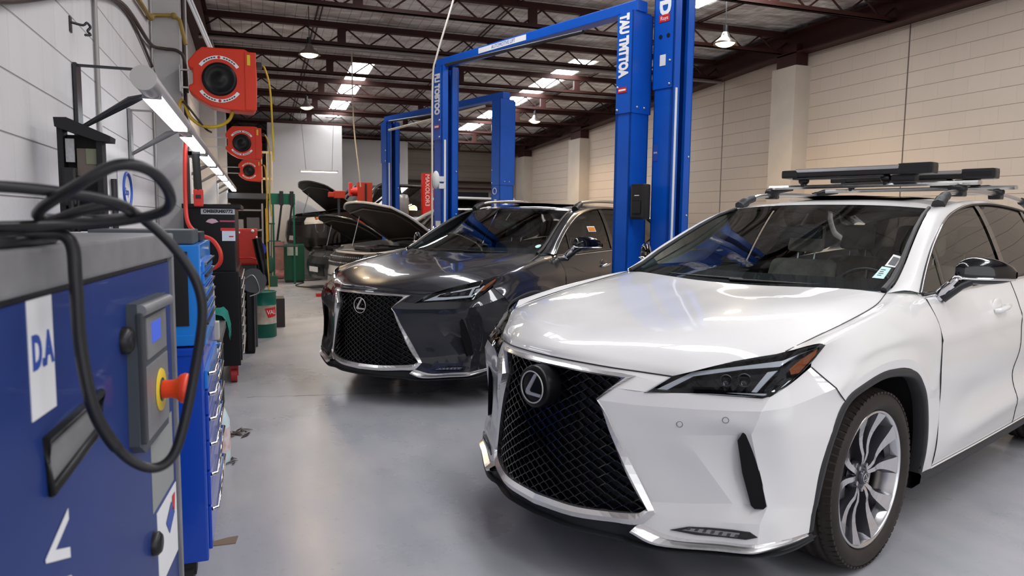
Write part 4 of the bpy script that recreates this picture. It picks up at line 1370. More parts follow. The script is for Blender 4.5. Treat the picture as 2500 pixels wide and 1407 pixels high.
    MB().box((1.60, -.50, 1.10), (1.80, -.02, 1.145), ch=.018).build('dash_screen_hood', M_dash, car)
    # steering wheel
    cyw = .37
    Mx = Matrix.Translation((2.02, cyw, 1.03)) @ Matrix.Rotation(R(-66), 4, 'Y')
    b = MB(); b.tube([Mx @ Vector((.185 * math.cos(a), .185 * math.sin(a), 0)) for a in [2 * math.pi * k_ / 36 for k_ in range(36)]], .014, 8, closed=True, caps=False)
    b.cyl(Mx @ Vector((0, 0, -.02)), Mx @ Vector((0, 0, .015)), .06, 20)
    for a in (0, 2.4, -2.4): b.tube([Mx @ Vector((.05 * math.cos(a), .05 * math.sin(a), 0)), Mx @ Vector((.18 * math.cos(a), .18 * math.sin(a), 0))], .012, 6)
    b.cyl(Mx @ Vector((0, 0, -.02)), Mx @ Vector((0, 0, -.2)), .035, 12)
    b.build('steering_wheel', M_black, car)
    for sy, rowx in ((.38, 2.55), (-.38, 2.55), (.40, 3.38), (-.40, 3.38), (0, 3.38)):
        def blk(a_, b_, lean, nm, mm, ch_=.05):
            bm = bmesh.new(); bmesh.ops.create_cube(bm, size=1)
            for v in bm.verts: v.co = Vector(((a_[0] + b_[0]) / 2 + v.co.x * (b_[0] - a_[0]), (a_[1] + b_[1]) / 2 + v.co.y * (b_[1] - a_[1]) * (1 - .12 * (v.co.z + .5)), (a_[2] + b_[2]) / 2 + v.co.z * (b_[2] - a_[2])))
            bmesh.ops.bevel(bm, geom=bm.edges[:], offset=ch_, segments=4, profile=.6, affect='EDGES')
            for v in bm.verts: v.co.x += lean * (v.co.z - .62)
            b__ = MB(); b__.bm(bm, sm=True); return b__.build(nm, mm, car)
        wd = .25 if rowx < 3 else .22
        mm = sm_
        if rowx < 3 and variant == 'white' and sy < 0: mm = M_cover
        blk((rowx - .46, sy - wd, .52), (rowx + .05, sy + wd, .66), 0, 'seat_cushion', sm_, .05)
        blk((rowx - .02, sy - wd, .60), (rowx + .13, sy + wd, 1.20), .36, 'seat_backrest', mm, .055)
        blk((rowx + .03, sy - .125, 1.25), (rowx + .13, sy + .125, 1.44), .30, 'headrest', mm, .045)
        for dy in (-.06, .06):
            MB().cyl((rowx + .28, sy + dy, 1.16), (rowx + .30, sy + dy, 1.30), .006, 8).build('headrest_post', M_chrome, car)
    # interior shell: floor, door cards, headliner and pillars so that the cabin reads dark
    b = MB()
    b.box((1.5, -.78, .42), (4.3, .78, .46)).box((1.6, -.80, .46), (3.9, -.77, 1.10)).box((1.6, .77, .46), (3.9, .80, 1.10))
    b.build('cabin_floor', M_dkgrey, car)
    b = MB(); b.grid([[Vector((p.x + .02, p.y, p.z - .03)) for p in r_] for r_ in patch(roof[:5], 4, 3)]); b.mirror_y()
    b.build('headliner', mat('headliner_cloth', (.30, .28, .26), .9) if variant == 'white' else M_dkgrey, car)
    # rear view mirror behind the glass
    MB().box((2.02, -.13, 1.36), (2.05, .13, 1.43), ch=.012).cyl((2.04, 0, 1.43), (2.12, 0, 1.50), .012, 8).build('rear_view_mirror', M_black, car)
    def on_glass(u, v, off=.003):
        """point on the windscreen: u across from centre 0..1, v up 0..1"""
        i = v * (R_ - 1); j = abs(u) * (C_ - 1)
        i0, j0 = min(int(i), R_ - 2), min(int(j), C_ - 2); fi, fj = i - i0, j - j0
        p = (wg[i0][j0] * (1 - fi) + wg[i0 + 1][j0] * fi) * (1 - fj) + (wg[i0][j0 + 1] * (1 - fi) + wg[i0 + 1][j0 + 1] * fi) * fj
        if u < 0: p = Vector((p.x, -p.y, p.z))
        return p + Vector((off, 0, -off))
    def patch_on_glass(quad, mm, nm, off):
        b_ = MB()
        g_ = []
        for a_ in range(5):
            row = []
            for c_ in range(5):
                s_, t_ = c_ / 4, a_ / 4
                u = (quad[0][0] * (1 - s_) + quad[1][0] * s_) * (1 - t_) + (quad[3][0] * (1 - s_) + quad[2][0] * s_) * t_
                v = (quad[0][1] * (1 - s_) + quad[1][1] * s_) * (1 - t_) + (quad[3][1] * (1 - s_) + quad[2][1] * s_) * t_
                row.append(on_glass(u, v, off))
            g_.append(row)
        b_.grid(g_)
        return b_.build(nm, mm, wsobj)
    if variant == 'white':
        patch_on_glass([(.74, .13), (.865, .12), (.875, .255), (.755, .265)], M_sticker, 'inspection_sticker', -.002)
        patch_on_glass([(.775, .275), (.93, .265), (.935, .40), (.79, .415)], M_label, 'toll_tag', -.0015)
        patch_on_glass([(.80, .295), (.915, .285), (.918, .375), (.81, .388)], M_dkgrey, 'toll_tag_window', -.003)
        for k_ in range(4):
            patch_on_glass([(.765, .225 - .022 * k_), (.82 - .01 * (k_ % 2), .222 - .022 * k_), (.82 - .01 * (k_ % 2), .230 - .022 * k_), (.765, .233 - .022 * k_)], M_dkgrey, 'sticker_print', -.003)
    else:
        b_ = MB()
        c0 = [on_glass(.79 + .055 * math.cos(2 * math.pi * k_ / 24), .17 + .040 * math.sin(2 * math.pi * k_ / 24), -.002) for k_ in range(24)]
        b_.add(c0, [tuple(range(24))]); b_.build('oval_sticker', M_sticker, wsobj)
        patch_on_glass([(.86, .845), (.97, .84), (.965, .885), (.86, .89)], mat('cyan_sticker', (.1, .55, .65), .4), 'service_sticker', -.002)
    # everything above was modelled with y to the driver's side; turn it to world handedness
    return car

def finish_car(car):
    """flip the modelled y so that the driver's side faces the way it does on the real car"""
    seen = set()
    def rec(o, top):
        for ch in o.children:
            if ch.type == 'MESH' and ch.data.name not in _flipped:
                ch.data.transform(Matrix.Diagonal((1, -1, 1, 1)))
                ch.data.flip_normals()
                _flipped.add(ch.data.name)
            M_ = ch.matrix_basis.copy()
            D = Matrix.Diagonal((1, -1, 1, 1))
            ch.matrix_basis = D @ M_ @ D
            rec(ch, False)
    rec(car, True)
_flipped = set()
white = crossover('crossover_car', 'white luxury crossover with ski racks on its roof rails, nearest the camera', (1.1161, 2.7131), R(69.551), M_pwhite, 'white')

# ---- roof rack of the white car (clamped on, moves with it)
def roof_rack(car):
    for nm, xb, y0, y1, zb in (('front', 2.72, -.60, .70, 1.694), ('rear', 3.38, -.52, .70, 1.690)):
        b = MB()
        prof = [(-.038, 0), (-.03, .012), (.015, .015), (.04, .004), (.035, -.010), (-.03, -.014)]
        vs = [(xb + p, y0, zb + q) for p, q in prof] + [(xb + p, y1, zb + q) for p, q in prof]
        n = len(prof)
        b.add(vs, [(i, (i + 1) % n, n + (i + 1) % n, n + i) for i in range(n)] + [tuple(range(n)), tuple(range(2 * n - 1, n - 1, -1))])
        bar = b.build('roof_crossbar', M_silver, car)
        for s_ in (1, -1):
            b = MB()
            yy = s_ * .592
            b.box((xb - .040, yy - .035, 1.615), (xb + .040, yy + .035, 1.650), ch=.012)
            b.tube([(xb, yy, 1.63), (xb, yy - s_ * .01, 1.66), (xb, yy - s_ * .05, 1.682), (xb, yy - s_ * .15, 1.688)], [.042, .042, .028, .018], 12)
            b.sphere((xb - .005, yy + s_ * .01, 1.662), .040, 14, sc=(1, 1, .8))
            b.build('rack_foot', M_black, bar)
    for xb, y0, y1, zc, yt in ((2.70, -.49, .47, 1.792, 0), (3.36, -.47, .60, 1.786, 0)):
        b = MB()
        b.box((xb - .045, y0 + .06, zc - .034), (xb + .045, y1 - .10, zc + .004), ch=.012)
        b.box((xb - .05, y1 - .20, zc - .040), (xb + .05, y1, zc + .030), ch=.018)
        b.box((xb - .05, y0, zc - .040), (xb + .05, y0 + .12, zc + .016), ch=.016)
        b.box((xb - .035, y1 - .24, zc - .080), (xb + .035, y1 - .10, zc - .038), ch=.012)
        ca = b.build('ski_carrier', M_black, car)
        b = MB(); b.box((xb - .048, y0 + .10, zc - .004), (xb + .048, y1 - .17, zc + .022), ch=.006); b.build('carrier_arm', M_silver, ca)
        b = MB(); b.box((xb - .044, y0 + .08, zc - .050), (xb + .044, y1 - .28, zc - .038), ch=.004); b.build('carrier_base', M_trim, ca)
        for yy in (y0 + .14, y1 - .28):
            MB().sphere((xb, yy, zc - .058), .034, 14, sc=(1, 1.05, .8)).cyl((xb, yy, zc - .098), (xb, yy, zc - .04), .02, 12).build('carrier_mount', M_black, ca)
roof_rack(white)
finish_car(white)
grey = crossover('crossover_car', 'dark grey crossover with a black mesh grille, standing behind the white car', (.7713, 5.6437), R(52.2436), M_pgrey, 'grey')
# yellow and orange printed decal on the side glass
pd = [S(2.36 + .17 * i, 1.335 + .055 * j, -.006) for i, j in ((0, 0), (1, 0), (1, 1), (0, 1))]
MB().add(pd, [(0, 1, 2, 3)]).build('glass_decal', M_label, grey)
pd = [S(2.375 + .14 * i, 1.343 + .038 * j, -.0035) for i, j in ((0, 0), (1, 0), (1, 1), (0, 1))]
MB().add(pd, [(0, 1, 2, 3)]).build('decal_print', mat('orange_print', (.75, .25, .02), .5), grey)
finish_car(grey)
# ================================================================ two post lifts
LD = Vector((.3268, -.9451, 0)); LN = Vector((.9451, .3268, 0))
def post_frame(c):
    return Matrix(((LD.x, LN.x, 0, c[0]), (LD.y, LN.y, 0, c[1]), (0, 0, 1, 0), (0, 0, 0, 1)))
def lift_post(par, off, open_dir, H, wd=.20, wn=.26, shroud=2.36, strip=True, far=False):
    """off = position along the lift axis; open_dir +1/-1 = side of the carriage channel"""
    b = MB()
    s = open_dir
    t = .012
    hw, hn = wd / 2, wn / 2
    # back, two webs and the inturned lips of the channel
    def bb(x0, x1, y0, y1, z0, z1): b.box((off + min(x0, x1), min(y0, y1), z0), (off + max(x0, x1), max(y0, y1), z1))
    bb(-s * hw, -s * (hw - t), -hn, hn, 0.012, H)
    bb(-s * hw, s * hw, -hn, -hn + t, .012, H); bb(-s * hw, s * hw, hn - t, hn, .012, H)
    bb(s * (hw - .03), s * hw, -hn, -hn + .085, .012, H); bb(s * (hw - .03), s * hw, hn - .085, hn, .012, H)
    post = b.build('post', M_liftblue, par)
    b = MB()
    bb2 = lambda x0, x1, y0, y1, z0, z1: b.box((off + min(x0, x1), min(y0, y1), z0), (off + max(x0, x1), max(y0, y1), z1))
    bb2(-s * (hw - .02), s * (hw - .10), -.045, .045, .05, H - .05)
    b.build('channel_liner', M_black, post)
    MB().box((off - .122, -.20, 0), (off + .122, .20, .014)).build('base_plate', M_liftblue, par)
    b = MB()
    e = .012
    bb2(-s * (hw + e), s * (hw - .01), -hn - e, -hn - .001, shroud, H - .02)
    bb2(-s * (hw + e), -s * (hw + .001), -hn - e, hn + e, shroud, H - .02)
    bb2(-s * (hw + e), s * (hw - .01), hn + .001, hn + e, shroud, H - .02)
    sh = b.build('post_cover', M_liftblue, par)
    # carriage rod, cable and sliding strip
    MB().cyl((off + s * (hw - .05), -.02, .1), (off + s * (hw - .05), -.02, H - .06), .010, 8).build('steel_rod', M_steel, post)
    if strip:
        b = MB(); bb2(s * (hw - .002), s * (hw + .004), -hn + .03, -hn + .055, .2, shroud); b.build('slide_strip', M_white, post)
    # bolts
    b = MB()
    for z in (shroud + .03, shroud + .22):
        for y in (-hn - e,):
            b.sphere((off + s * (hw - .03), y - .002, z), .012, 8)
    for z in (1.0, 1.5, 2.0):
        b.sphere((off + s * (hw + .002), hn - .03, z), .010, 8)
    for k_ in (-.05, .04):
        if s < 0: b.sphere((off + hw + e, k_, shroud + .05), .011, 8)
    b.build('bolts', M_steel, post)
    # carriage and swing arms close to the floor
    b = MB()
    bb2(s * (hw - .08), s * (hw + .07), -.16, .16, .14, .62)
    car_ = b.build('carriage', M_liftblue, par)
    return post, sh

def lift(label, c, H, L, name='two_post_lift', shroud=(2.36, 2.36), beam_h=.10, single=False, wd=.20, wn=.26):
    t = empty(name, (0, 0, 0), 0, label, 'vehicle lift')
    t.matrix_world = post_frame(c)
    p1 = lift_post(t, 0, 1, H, shroud=shroud[0], wd=wd, wn=wn)
    if single: L = 0
    p2 = lift_post(t, L, -1, H, shroud=shroud[1], wd=wd, wn=wn) if not single else None
    if not single:
        MB().box((-.10, -.08, H + .0), (L + .10, .05, H + beam_h), ch=.008).build('cross_beam', M_liftblue, t)
        b = MB(); b.cyl((.2, -.14, H - .02), (L - .5, -.12, H - .07), .018, 8)
        b.build('limit_bar', M_darkmetal, t)
    b = MB()
    for o in ((0, L) if not single else (0,)):
        b.cyl((o, 0, H - .02), (o, 0, H + .01), .06, 16)
    b.build('pulley', M_darkmetal, t)
    return t, p1, p2

def side_text(par, off, y, z0, s, size, sx=1.0, m=M_label, e=.0145, hn=.13):
    """lettering reading downwards on the face that looks towards -n"""
    # local face: normal -y; letters run down (-z) with their tops towards +x
    M_ = Matrix(((0, 1, 0, off), (0, 0, -1, y), (-1, 0, 0, z0), (0, 0, 0, 1)))
    return text('lift_lettering', s, size, m, par, M_, .001, sx, .009)

# lift beside the dark grey car
c1 = (2.125, 8.33); L1 = 2.90
lift1, pL, pA = lift('blue two post lift with white lettering down its posts, beside the grey car', c1, 3.2, L1, wd=.17, wn=.23, beam_h=.09)
side_text(pL[1], .0, -.1295, 2.88, 'FLI TOBTOO', .135, .60)
MB().box((-.05, -.132, 2.49), (.05, -.128, 2.53)).build('red_flash', M_redlab, pL[1])
MB().box((-.04, -.134, 2.50), (.04, -.1315, 2.52)).build('white_flash', M_label, pL[1])
side_text(pA[1], L1, -.1295, 2.92, 'TAU TMTTOA', .135, .60)
MB().box((L1 - .05, -.132, 2.53), (L1 + .05, -.128, 2.575)).build('red_flash', M_redlab, pA[1])
MB().box((L1 - .04, -.134, 2.545), (L1 + .04, -.1315, 2.56)).build('white_flash', M_label, pA[1])
# printed strip on the beam
MB().box((.75, -.083, 3.22), (1.55, -.0805, 3.275)).build('beam_label', M_label, lift1)
text('beam_lettering', 'AUTOMOTIVE LIFT', .052, M_blulab, lift1, Matrix(((1, 0, 0, 1.18), (0, 0, -1, -.0835), (0, 1, 0, 3.248), (0, 0, 0, 1))), .0005, .9)
# label plates low on the far post
MB().box((-.04, -.119, 1.36), (.06, -.1155, 1.42)).build('white_plate', M_label, lift1)
MB().box((.04, -.119, 1.48), (.07, -.1155, 1.62)).build('blue_plate', M_blulab, lift1)

# lift over the white car: its near post stands back to back with the one above
c2 = (3.37, 5.42)
lift2, pB, pM = lift('tall blue lift post right behind the white car, reaching above the frame', c2, 3.75, 2.86, name='lift_post', shroud=(2.56, 2.56), single=True)
side_text(pB[1], .0, -.1445, 3.46, 'DOBOD', .15, 1.1)
MB().box((-.055, -.147, 3.10), (.055, -.143, 3.16)).build('red_badge', M_redlab, pB[1])
text('badge_lettering', 'Rays', .045, M_label, pB[1], Matrix(((1, 0, 0, 0), (0, 0, -1, -.1478), (0, 1, 0, 3.13), (0, 0, 0, 1))), .0005)
b = MB()
for x_ in (-.035, .045):
    b.cyl((x_, -.146, 2.985), (x_, -.143, 2.985), .018, 16)
b.build('cable_hole', M_black, pB[1])
MB().box((-.035, -.147, 2.745), (.025, -.143, 2.835)).build('rating_plate', M_label, pB[1])
MB().box((-.090, -.1335, 1.96), (-.035, -.1305, 2.10)).build('warning_sticker', M_blulab, pB[0])
text('warning_lettering', 'SWL', .022, M_label, pB[0], Matrix(((1, 0, 0, -.062), (0, 0, -1, -.1340), (0, 1, 0, 2.03), (0, 0, 0, 1))), .0004)

# lift further back
c3 = (2.37, 13.42)
lift3, pC, pD = lift('blue two post lift furthest back, with a round white emblem on its right post', c3, 3.2, 3.38, shroud=(2.45, 1.95))
ring = [Vector((3.38 + .045 * math.cos(a), -.146, 1.86 + .045 * math.sin(a))) for a in [2 * math.pi * k_ / 24 for k_ in range(24)]]
MB().tube(ring, .005, 6, closed=True, caps=False).build('round_emblem', M_label, lift3)
side_text(lift3, 3.38, -.134, 1.50, 'BOURVU LMMOV', .06, 1.0)
MB().cyl((.25, -.17, 3.02), (3.15, -.17, 3.12), .02, 8).build('limit_pipe', mat('cream_pipe', (.65, .6, .5), .4), lift3)

# ---------------------------------------------------------------- things fixed to the lifts
PF1 = post_frame(c1)
b = MB(); b.box((0, 0, 0), (.15, .09, .30), ch=.022)
b.box((.03, -.008, .045), (.12, .006, .16), ch=.012)
d = b.build('soap_dispenser', M_black)
d.matrix_world = PF1 @ Matrix.Translation((L1 + .113, -.12, 1.46)) @ Matrix.Rotation(R(0), 4, 'Z')
tag(d, 'black wall dispenser fixed to the blue lift post left of the white car', 'dispenser')
def soap(parent):
    M_lab = M_label
    MB().box((.05, -.004, .20), (.10, -.001, .206)).build('dispenser_print', M_lab, parent)
soap(d)
h_ = empty('cable_float', (1.955, 8.13, 1.78), 0, 'white plastic box with a pale tube, clipped to the far post of the near lift', 'switch box')
MB().sphere((0, 0, .11), .055, 16, sc=(.8, .8, 1.9)).build('float_body', M_white, h_)
MB().box((.03, -.03, .09), (.11, .0, .15), ch=.006).box((.03, -.03, .01), (.11, .0, .07), ch=.006).build('switch_box', M_white, h_)
b = MB(); b.tube(hang([(2.22, 8.1, 4.25), (2.16, 8.1, 3.95), (1.97, 8.14, 3.3), (1.925, 8.17, 3.0), (1.92, 8.17, 2.0), (1.92, 8.17, 1.2)], 6), .011, 8)
tag(b.build('cable', mat('cream_cable', (.72, .68, .60), .4)), 'cream cable dropping from the roof down the far post of the near lift', 'cable')
b = MB(); b.tube(hang([(1.50, 12, 4.2), (1.52, 12, 3.0), (1.60, 12, 2.2), (1.63, 12.05, 1.95)], 6), .012, 6)
tag(b.build('cable', mat('pale_hose', (.5, .45, .38), .5)), 'thin pale hose hanging from the roof above the cars with raised bonnets', 'cable')

# ================================================================ simpler cars further back
def small_car(name, label, loc, az, m_paint, L=4.5, W=1.82, H=1.48, hoodz=.95, cowl=1.25, wstop=1.95, roofend=3.5, lift_=0., hood_open=None, nose='sedan', wheel_r=.33, light='clear', m_lower=None, m_roof=None):
    car = empty(name, (loc[0], loc[1], 0), az, label, 'car')
    # local: x rearwards, y to the right hand side of the car (world handed), z up
    hw = W / 2
    z0 = lift_
    m_lower = m_lower or m_paint
    beltz = hoodz + .06
    def V(x, y, z): return Vector((x, y, z + z0))
    wx = .92
    # nose: rows from bonnet edge to lip
    rows = [
        [V(.10, 0, hoodz - .10), V(.13, hw * .4, hoodz - .10), V(.24, hw * .75, hoodz - .09), V(.48, hw * .96, hoodz - .04)],
        [V(.0, 0, hoodz - .22), V(.03, hw * .4, hoodz - .22), V(.14, hw * .78, hoodz - .21), V(.42, hw * .99, hoodz - .20)],
        [V(-.03, 0, .56), V(.0, hw * .4, .56), V(.11, hw * .8, .55), V(.42, hw, .55)],
        [V(-.04, 0, .44), V(-.01, hw * .4, .44), V(.10, hw * .8, .43), V(.42, hw, .42)],
        [V(.02, 0, .22), V(.05, hw * .4, .22), V(.16, hw * .8, .22), V(.45, hw * .97, .22)],
    ]
    g = patch(rows, 5, 4, crow=(1, 3))
    b = MB(); b.grid(g); b.mirror_y(); bo_ = b.build('front_bumper', m_lower, car, weld=.001)
    from mathutils.bvhtree import BVHTree
    _b = bmesh.new(); _b.from_mesh(bo_.data); bv = BVHTree.FromBMesh(_b); _b.free()
    def FC(y, z, off=0.):
        h_ = bv.ray_cast(Vector((-2, y, z)), Vector((1, 0, 0)))
        return Vector((h_[0].x + off, y, z)) if h_[0] is not None else Vector((.42 + off, y, z))
    # body sides with arches
    for sd in (1, -1):
        b = MB()
        def side(x, z):
            bulge = 1 - .10 * max(0, (z - .75)) ** 1.3 - .03 * max(0, (.4 - z))
            tp = 1 - .06 * max(0, (x - (L - .9)) / .9) ** 2 - .04 * max(0, (.7 - x)) 
            return Vector((x, sd * hw * bulge * tp, z + z0))
        N = 60
        for i in range(N):
            xa = .42 + (L - .55 - .42) * i / N; xb_ = .42 + (L - .55 - .42) * (i + 1) / N
            def low(x):
                for c in (wx, L - .85):
                    r = wheel_r + .05
                    if abs(x - c) < r: return wheel_r + math.sqrt(r * r - (x - c) ** 2)
                return .24
            def top(x):
                return hoodz - .04 + (beltz - hoodz + .04) * min(1, max(0, (x - .42) / (cowl - .42))) + .05 * max(0, (x - cowl) / (L - cowl))
            ra = [side(xa, low(xa) + (top(xa) - low(xa)) * k_ / 6) for k_ in range(7)]
            rb = [side(xb_, low(xb_) + (top(xb_) - low(xb_)) * k_ / 6) for k_ in range(7)]
            b.grid([ra, rb])
        b.build('body_side', m_paint, car, weld=.001)
        # windows
        b = MB()
        for (xa, xb2, xt0, xt1) in ((cowl + .12, 2.35 if L < 4.6 else 2.45, wstop + .04, 2.38 if L < 4.6 else 2.48), (2.42 if L < 4.6 else 2.52, roofend + .35, 2.44 if L < 4.6 else 2.54, roofend - .08)):
            zt = H - .07
            b.add([V(xa, sd * hw * .955, beltz + .015), V(xb2, sd * hw * .955, beltz + .035), V(xt1, sd * hw * .74, zt), V(xt0, sd * hw * .74, zt)], [(0, 1, 2, 3)])
        b.build('side_window', M_glassr, car)
        # pillars / window frame
        b = MB()
        fr_ = [V(cowl, sd * hw * .95, beltz), V(wstop, sd * hw * .72, H - .05), V(wstop + .6, sd * hw * .70, H - .02), V(roofend - .3, sd * hw * .71, H - .03), V(roofend, sd * hw * .73, H - .08), V(L - .5, sd * hw * .90, beltz + .05)]
        b.tube(hang(fr_, 5), .035, 8); b.build('window_frame', m_roof or m_paint, car)
        MB().box((cowl + .25, sd * (hw + .01) - .0, beltz + .03 + z0), (cowl + .38, sd * (hw + .17), beltz + .16 + z0), ch=.03).build('door_mirror', m_paint, car) if sd > 0 else MB().box((cowl + .25, sd * (hw + .17), beltz + .03 + z0), (cowl + .38, sd * (hw + .01), beltz + .16 + z0), ch=.03).build('door_mirror', m_paint, car)
        # headlights
        hq = [(.52, -.125), (.93, -.095), (.95, -.25), (.60, -.28)] if nose != 'sedan' else [(.50, -.205), (.92, -.115), (.95, -.175), (.66, -.25)]
        ho_ = poly_on_front([(sd * a_ * hw, hoodz + c_ + z0) for a_, c_ in hq], -.008, .02, M_lampclear if light == 'clear' else M_lampdark, 'headlight', car, FC)
        if light == 'clear':
            MB().sphere(tuple(FC(sd * .84 * hw, hoodz - .14 + z0, -.012)), .032, 10).build('indicator', M_amber2, ho_)
        # wheels
        for wxx in (wx, L - .85):
            Mw = Matrix.Translation((wxx, sd * (hw - .11), wheel_r + z0)) @ Matrix.Scale(wheel_r / .383, 4) @ (Matrix.Identity(4) if sd > 0 else Matrix.Rotation(math.pi, 4, 'Z'))
            ty = bpy.data.objects.new('tyre', _wcache['tyre']); COL.objects.link(ty); ty.parent = car; ty.matrix_basis = Mw
            rm = bpy.data.objects.new('wheel', _wcache['rim_barrel']); COL.objects.link(rm); rm.parent = car; rm.matrix_basis = Mw
            for nm in ('spoke_faces', 'spoke_flanks'):
                q_ = bpy.data.objects.new(nm, _wcache[nm]); COL.objects.link(q_); q_.parent = rm
    # grille and plate
    gq = {'suv': [(-.50, -.13), (.50, -.13), (.44, -.29), (-.44, -.29)], 'rover': [(-.72, -.13), (.72, -.13), (.74, -.34), (-.74, -.34)], 'sedan': [(-.42, -.36), (.42, -.36), (.34, -.60), (-.34, -.60)]}[nose]
    gr = poly_on_front([(y * hw, hoodz + z + z0) for y, z in gq], -.008, .02, M_badge, 'grille', car, FC)
    if nose == 'rover':
        b = MB()
        for r_ in range(2):
            for k_ in range(26):
                y = (-.68 + 1.36 * k_ / 25) * hw
                b.sphere(tuple(FC(y, hoodz - .19 - .09 * r_ + z0, -.012)), .011, 6, sc=(.5, 1.3, 1.1))
        b.build('grille_studs', M_steel, gr)['kind'] = 'stuff'
        poly_on_front([(-.8 * hw, .50 + z0), (.8 * hw, .50 + z0), (.8 * hw, .53 + z0), (-.8 * hw, .53 + z0)], -.004, .02, M_black, 'bumper_slot', car, FC)
    if nose == 'suv':
        MB().sphere(tuple(FC(0, hoodz - .20 + z0, -.012)), .03, 12, sc=(.4, 1.3, 1)).build('badge', M_chrome, gr)
        for k_ in range(3):
            z_ = hoodz - .255 + .045 * k_ + z0
            poly_on_front([(-.46 * hw, z_), (.46 * hw, z_), (.46 * hw, z_ + .008), (-.46 * hw, z_ + .008)], -.012, .006, M_dkgrey, 'grille_bar', gr, FC)
    if nose == 'sedan':
        poly_on_front([(-.30 * hw, hoodz - .15 + z0), (.30 * hw, hoodz - .15 + z0), (.26 * hw, hoodz - .22 + z0), (-.26 * hw, hoodz - .22 + z0)], -.006, .01, M_dkgrey, 'upper_grille', car, FC)
    px_ = -.075 if nose != 'rover' else -.08
    MB().box((px_, -.19, .36 + z0), (px_ + .015, .19, .46 + z0)).build('number_plate', M_label, car)
    # engine bay or closed bonnet
    cowlp = [V(cowl, 0, hoodz + .07), V(cowl + .01, hw * .45, hoodz + .068), V(cowl + .05, hw * .88, hoodz + .04)]
    nose_e = [V(.10, 0, hoodz - .10), V(.13, hw * .4, hoodz - .10), V(.30, hw * .84, hoodz - .06)]
    mid_e = [V(.62, 0, hoodz + .01), V(.63, hw * .45, hoodz + .01), V(.68, hw * .90, hoodz - .0)]
    hg = patch([nose_e, mid_e, cowlp], 4, 6)
    if hood_open is None:
        b = MB(); b.grid(hg); b.mirror_y(); b.build('bonnet', m_paint, car)
    else:
        MB().box((.22, -hw * .84, .30 + z0), (cowl, hw * .84, hoodz - .10 + z0)).box((.35, -.4, hoodz - .1 + z0), (1.0, .3, hoodz - .03 + z0), ch=.02).build('engine', M_black, car)
        b = MB()
        for _ in range(14):
            x_, y_ = random.uniform(.3, 1.1), random.uniform(-.6, .6)
            b.box((x_, y_, hoodz - .12 + z0), (x_ + random.uniform(.05, .2), y_ + random.uniform(.05, .25), hoodz - .03 + z0 + random.uniform(-.03, .03)), ch=.01)
        b.build('engine_parts', M_darkmetal, car)['kind'] = 'stuff'
        piv = cowlp[0]
        Mh = Matrix.Translation((piv.x, 0, piv.z)) @ Matrix.Rotation(hood_open, 4, 'Y') @ Matrix.Translation((-piv.x, 0, -piv.z))
        b = MB()
        b.grid([[Mh @ p for p in r_] for r_ in hg]); b.mirror_y()
        hd = b.build('bonnet', m_paint, car)
        low = [[Mh @ (Vector((p.x + (.02 if r_ is hg[0] else 0), p.y * .965, p.z - .025))) for p in r_] for r_ in hg]
        b = MB(); b.grid(low); b.mirror_y(); b.build('bonnet_liner', M_liner, hd)
        # raised stiffening frame on the underside
        c_ = [Mh @ (Vector((p.x, p.y * .90, p.z - .045))) for p in (hg[2][0], hg[2][-1], hg[len(hg) // 2][-1], hg[-2][-1], hg[-2][0])]
        pts = [Vector((p.x, -p.y, p.z)) for p in c_[::-1]][:-1] + c_
        MB().tube(pts, .016, 6).build('bonnet_frame', M_liner2, hd)
        ed = [r_[-1] for r_ in hg][::-1]; fe = [Vector((p.x, p.y, p.z)) for p in hg[0]]
        per = [Mh @ p for p in ed] + [Mh @ p for p in fe[::-1]][1:] + [Mh @ Vector((p.x, -p.y, p.z)) for p in fe][1:] + [Mh @ Vector((p.x, -p.y, p.z)) for p in ed[::-1]][1:]
        MB().tube(per, .020, 8).build('bonnet_edge', m_paint, hd)
        MB().cyl(V(.5, hw * .7, hoodz - .05), Mh @ V(.55, hw * .7, hoodz - .04), .008, 6).build('bonnet_strut', M_steel, car)
    # windscreen, roof, tail
    b = MB()
    b.grid([[V(cowl + .02, 0, hoodz + .07), V(cowl + .05, hw * .5, hoodz + .07), V(cowl + .12, hw * .90, hoodz + .05)], [V(wstop - .04, 0, H - .03), V(wstop - .02, hw * .4, H - .035), V(wstop, hw * .70, H - .055)]])
    b.mirror_y(); b.build('windscreen', M_glassdk, car)
    rf = [[V(wstop - .04, 0, H - .03), V(wstop - .02, hw * .4, H - .035), V(wstop, hw * .71, H - .055)], [V((wstop + roofend) / 2, 0, H + .01), V((wstop + roofend) / 2, hw * .4, H), V((wstop + roofend) / 2, hw * .70, H - .03)], [V(roofend, 0, H - .04), V(roofend, hw * .4, H - .045), V(roofend - .05, hw * .72, H - .07)]]
    b = MB(); b.grid(patch(rf, 4, 5)); b.mirror_y(); b.build('roof', m_roof or m_paint, car)
    tl = [[V(roofend, 0, H - .04), V(roofend, hw * .4, H - .045), V(roofend - .02, hw * .74, H - .08)], [V(L - .35, 0, beltz + .08), V(L - .36, hw * .5, beltz + .08), V(L - .48, hw * .90, beltz + .06)], [V(L - .03, 0, .85), V(L - .05, hw * .6, .85), V(L - .5, hw * .97, .85)], [V(L, 0, .55), V(L - .02, hw * .6, .55), V(L - .45, hw * .98, .55)], [V(L - .05, 0, .28), V(L - .08, hw * .6, .28), V(L - .5, hw * .95, .28)]]
    b = MB(); b.grid(patch(tl, 4, 4)); b.mirror_y(); b.build('tailgate', m_paint, car)
    MB().box((.45, -hw * .78, .20 + z0), (L - .5, hw * .78, .45 + z0)).box((cowl + .1, -hw * .8, .4 + z0), (L - .7, hw * .8, beltz - .08 + z0)).build('underbody', M_black, car)
    return car

